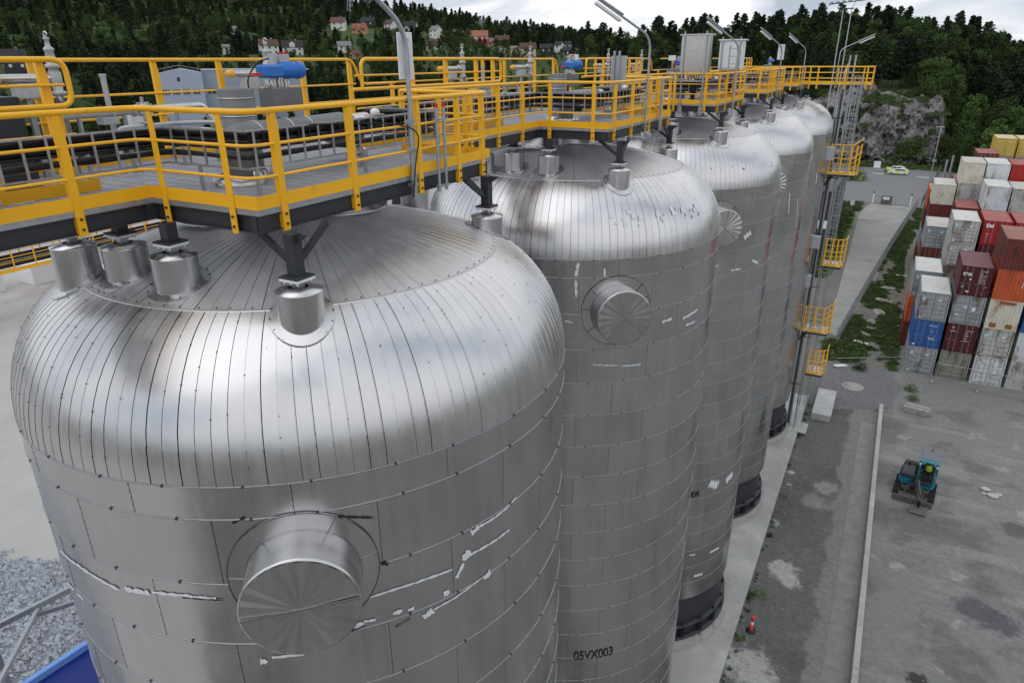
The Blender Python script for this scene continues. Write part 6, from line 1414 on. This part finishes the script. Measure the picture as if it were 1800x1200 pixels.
band(24,60,lambda y:-3.05,lambda y:-2.75,130,.05,.12,.35)
gn_scatter('verge_plants',vp,cl,'weeds and grass along the fence and road verges')
cp=[]
for v in CV:
    q=noise.noise(Vector((v[0]*.13,v[2]*.2,4)))+.5*noise.noise(Vector((v[0]*.4,v[2]*.5,1)))
    if q>.27 and rd.random()<.4: cp.append((v[0],v[1],v[2]-.2,rd.randrange(5),rd.uniform(.8,2.4),rd.uniform(0,6.3)))
for i in range(500):
    a_=math.atan((rd.uniform(1380,1700)-905)/1304)-YAW; r_=rd.uniform(235,246); x_=math.sin(a_)*r_; y_=math.cos(a_)*r_; cp.append((x_,y_,terr(x_,y_),rd.randrange(5),rd.uniform(1,3),rd.uniform(0,6.3)))
gn_scatter('cliff_shrubs',cp,cl,'shrubs and moss growing on the ledges of the rock cliff')
sheet('verge_soil',[(-3.1,69),(3.4,70.6),(3.9,90),(5.5,120),(6.6,161),(5.2,161),(1.6,115),(-1.9,77.5),(-3.1,77)],.004,mat('verge_soil',(.16,.155,.13),.95,0,.4,1.2,.5,6,dark=(.22,.21,.19),dscale=.5,damt=.55))
sheet('grass_strip',[(-12,98),(-5.0,104),(-4.8,148),(-12,158)],.005,mat('verge_grass',(.06,.12,.02),.95,0,.4,1.5,.4,20))
for i,(x,y,s) in enumerate([(.9,84,.9),(1.6,88,1.1),(.6,79.5,.8),(1.9,93,1.2),(1.2,82,.7),(2.4,99,1.0)]):
    o=link(bpy.data.objects.new('rock_slab',stone_mesh('rock_slab',40+i,mat('verge_rock',(.30,.295,.27),.9,0,.3,2,.4,6)))); o.location=(x,y,.05); o.scale=(s*.6,s*1.3,s*.3); o.rotation_euler=(.1,0,i*.4); tag(o,'pale rock outcrop among the weeds between fence and containers','rock','rock outcrops on the verge')
for i,(x,y,l) in enumerate([(.2,76.8,'white sheet of litter lying on the lower verge'),(3.6,106,'white lump of litter beside the fence near the brown container'),(-1.2,69.3,'flat white plank on the gravel below the lowest landing')]):
    b=MB(); b.box(-.7,.7,-.25,.2,0,.12,.03); o=tag(b.build('litter',M['white'],None,(x,y,.05)),l,'litter'); o.rotation_euler=(0,.1,.4*i)
# ---------------------------------------------------------------- left side: gravel heaps, hopper, yellow pipe bridge
def heap(name,lab,cx,cy,rx,ry,h,m,seed):
    b=MB(); n=70; V=[];Fc=[]
    def hz(x,y):
        d=math.hypot((x-cx)/rx,(y-cy)/ry); return max(-.3,h*(1-d**1.25)*(1+.22*noise.noise(Vector((x*.22,y*.22,seed))))+.25*noise.noise(Vector((x*.9,y*.9,seed))))
    for i in range(n+1):
        for j in range(n+1):
            x=cx-rx*1.1+2.2*rx*i/n; y=cy-ry*1.1+2.2*ry*j/n; V.append((x,y,hz(x,y)))
    for i in range(n):
        for j in range(n): Fc.append((i*(n+1)+j,(i+1)*(n+1)+j,(i+1)*(n+1)+j+1,i*(n+1)+j+1))
    b.add(V,Fc,True); o=b.build(name,m,kind='stuff'); o['label']=lab; return hz
mg=mat('crushed_stone',(.20,.21,.24),.85,0,.3,3,.6,6)
h1=heap('gravel_heap','blue grey crushed stone heap at the left edge',-38,4.5,14,11.5,3.0,mg,1)
h2=heap('gravel_heap','second crushed stone heap behind the first',-49,7,9,7.5,2.0,mg,5)
def ar(r):
    while True:
        x=r.uniform(-60,-22);y=r.uniform(-2,24)
        if max(h1(x,y),h2(x,y))>-.1: return x,y
stuff_stones('heap_stones','crushed stone pieces covering the heaps',ar,30000,.08,.26,mat('crushed_stone_piece',(.42,.445,.49),.8,0,.75,5),lambda x,y:max(h1(x,y),h2(x,y)))
t=thing('steel_truss','grey steel truss arms beside the blue container below the nearest tank','truss',(0,0,0))
def wpt(px,py,z):
    return None
b=MB(); b.bar((-31.2,8.6,5.2),(-30.3,13.6,5.2),.22,.26); b.build('upper_chord',M['galv'],t)
b=MB(); b.bar((-30.6,11.0,5.1),(-27.3,7.4,5.1),.16,.2); b.build('web_member',M['galv'],t); b=MB(); b.bar((-30.7,10.7,4.9),(-29.4,12.9,4.9),.16,.2); b.build('web_member',M['galv'],t)
for x,y in((-31.1,9.2),(-30.4,13.2),(-27.5,7.6)): b=MB(); b.box(x-.1,x+.1,y-.1,y+.1,0,5.05); b.build('truss_leg',M['galv'],t)
t=thing('blue_steel_tub','deep blue steel tub with light blue rim at the bottom left corner','steel tub',(-23.4,8.0,0),R(-4))
b=MB(); b.box(-3.6,4.2,-2.6,2.75,0,4.7); b.build('body',mat('deep_blue_paint',(.003,.018,.16),.4,0,.08),t); lb=mat('light_blue_paint',(.16,.32,.70),.45)
b=MB(); b.box(-3.85,-3.605,-2.8,2.95,4.5,5.0,.02); b.build('rim',lb,t); b=MB(); b.box(-3.60,4.2,2.755,2.95,4.5,5.0,.02); b.build('rim',lb,t)
# yellow pipe bridge
t=thing('pipe_bridge','yellow pipe bridge with railings and black pipes running across the pale yard','pipe bridge',(0,0,0))
A=Vector((-90,32,5.6));B_=Vector((-90,66,5.6)); d=(B_-A).normalized(); nn=Vector((-d.y,d.x,0))
for s_ in(-1.6,1.6):
    b=MB(); b.bar(A+nn*s_,B_+nn*s_,.25,.40); b.build('main_beam',M['yellow'],t)
    b=MB(); b.bar(A+nn*s_+Vector((0,0,3.0)),B_+nn*s_+Vector((0,0,3.0)),.2,.28); b.build('upper_beam',M['yellow'],t)
    for zz in(.9,1.5,3.9,4.5): b=MB(); b.tube([A+nn*s_+Vector((0,0,zz)),B_+nn*s_+Vector((0,0,zz))],.045,6); b.build('hand_rail',M['yellow'],t)
pb=MB(); pb.box(-.06,.06,-.06,.06,.2,4.5); pm=pb.mesh('rail_post',M['yellow'])
for i in range(14):
    for s_ in(-1.6,1.6): inst('rail_post',pm,t,A.lerp(B_,(i+.5)/14)+nn*s_)
for i,(s_,zz,rr,m) in enumerate([(-1.1,.55,.28,M['black']),(-.5,.5,.2,M['pipe']),(0,.5,.18,M['black']),(.6,.55,.25,M['white']),(1.1,.5,.15,M['pipe']),(-.8,1.2,.2,M['black']),(.3,1.25,.22,M['black']),(-.9,3.5,.3,M['black']),(.2,3.5,.22,M['pipe']),(.9,3.55,.3,M['black'])]):
    b=MB(); b.tube([A+nn*s_+Vector((0,0,zz)),B_+nn*s_+Vector((0,0,zz))],rr,8); b.build('carried_pipe',m,t)
for i in(2,6,10):
    b=MB(); p=A.lerp(B_,i/12); b.box(p.x-.2,p.x+.2,p.y-.2,p.y+.2,0,5.4); b.build('bridge_leg',M['galv'],t)
t=thing('lattice_mast','slim grey lattice mast beside the yellow pipe bridge','mast',(-63.5,35.5,0))
for s1,s2 in((-1,-1),(1,-1),(0,1)): b=MB(); b.bar((s1*.3,s2*.3,0),(s1*.3,s2*.3,17),.08,.08); b.build('mast_leg',M['galv'],t)
b=MB()
for i in range(28): b.bar((-.3,-.3,i*.6),(.3,-.3,i*.6+.6),.05,.05); b.bar((.3,-.3,i*.6),(0,.3,i*.6+.6),.05,.05)
b.build('lattice',M['galv'],t,kind='stuff')
for i,(x,y,w) in enumerate([(-103,40,9),(-101.5,52,9),(-99,64,9)]):
    t=thing('white_cabin','white flat sided cabin under the pipe bridge, %s of three'%['left','middle','right'][i],'cabin',(x,y,0),R(88),'white cabins under the pipe bridge'); b=MB(); b.box(-w/2,w/2,-2,2,0,2.6,.05); b.build('wall',M['white'],t); b=MB(); b.box(-.5,.5,-2.03,-2.005,.1,2.2); b.build('door',M['lightgrey'],t)
# blue grey mill building
t=thing('mill_building','pale blue grey industrial building with window strips behind the nearest platform','building',(-211,152,0),R(0))
bw=mat('pale_blue_sheet',(.33,.38,.46),.6,0,.05,.2); Wd,Dp=21.0,46.0
ax=Vector((.62,.785,0)).normalized()  # along the gable face
ay=Vector((-ax.y,ax.x,0))
t.rotation_euler=(0,0,math.atan2(ax.y,ax.x))
b=MB(); b.box(0,Wd*.62,0,Dp*.6,0,24.6); b.add([(0,0,24.6),(Wd*.62,0,24.6),(Wd*.31,0,26.0),(0,Dp*.6,24.6),(Wd*.62,Dp*.6,24.6),(Wd*.31,Dp*.6,26.0)],[(0,1,2),(3,5,4),(0,2,5,3),(1,4,5,2)]); b.build('wall',bw,t)
b=MB(); b.box(Wd*.62+.01,Wd*2.2,3,Dp*.6,0,25.3); b.build('side_wall',mat('blue_sheet_side',(.26,.31,.39),.6,0,.05,.2),t)
b=MB(); b.box(Wd*.62,Wd*2.25,2.6,Dp*.62,25.31,25.7); b.build('roof',M['galv'],t)
wm=MB(); wm.box(0,1.1,-.08,-.01,0,1.5); me=wm.mesh('window',MW)
for i in range(16):
    if i%4!=3: inst('window',me,t,(.6+i*.75,0,18.2),sc=(.5,1,1))
for i in range(9): inst('window',me,t,(Wd*.62+1+i*1.4,3,18.2))
inst('window',me,t,(5.4,0,22.2),sc=(.8,1,.8))
b=MB(); b.tube([(-.2,0,25.7),(Wd*.31,0,27.0),(Wd*.62,0,25.7)],.06,5); 
for i in range(7): x=Wd*.62*i/6; b.tube([(x,0,24.5),(x,0,25.7+1.3*(1-abs(i/3-1)))],.04,4)
b.build('roof_railing',M['galv'],t)
t=thing('harbour_warehouse','low warehouse with blue roof seen behind the yellow rails','building',(-150,232,0),R(-32)); b=MB(); b.box(-20,22,0,22,0,12.5); b.build('wall',M['white'],t); b=MB(); b.box(-21,23,-1,23,12.5,15.5,.4); b.build('roof',mat('blue_roof',(.05,.10,.20),.6),t)
t=thing('rusty_conveyor','long rust red covered conveyor behind the yellow rails','conveyor',(-88,112,0),R(-30)); b=MB(); b.box(-20,26,0,4,10.5,15); b.build('gallery',mat('rust_red',(.13,.045,.035),.8,0,.3,.6),t); 
for i in range(4): b=MB(); b.box(-17+12*i,-16.4+12*i,1,3,0,10.5); b.build('trestle',M['steel'],t)
b=MB()
for i in range(40): x=-19.6+i*1.15; b.box(x,x+.14,-.1,-.005,10.7,14.8)
b.build('gallery_rib',MATS['rust_red'],t,kind='stuff')
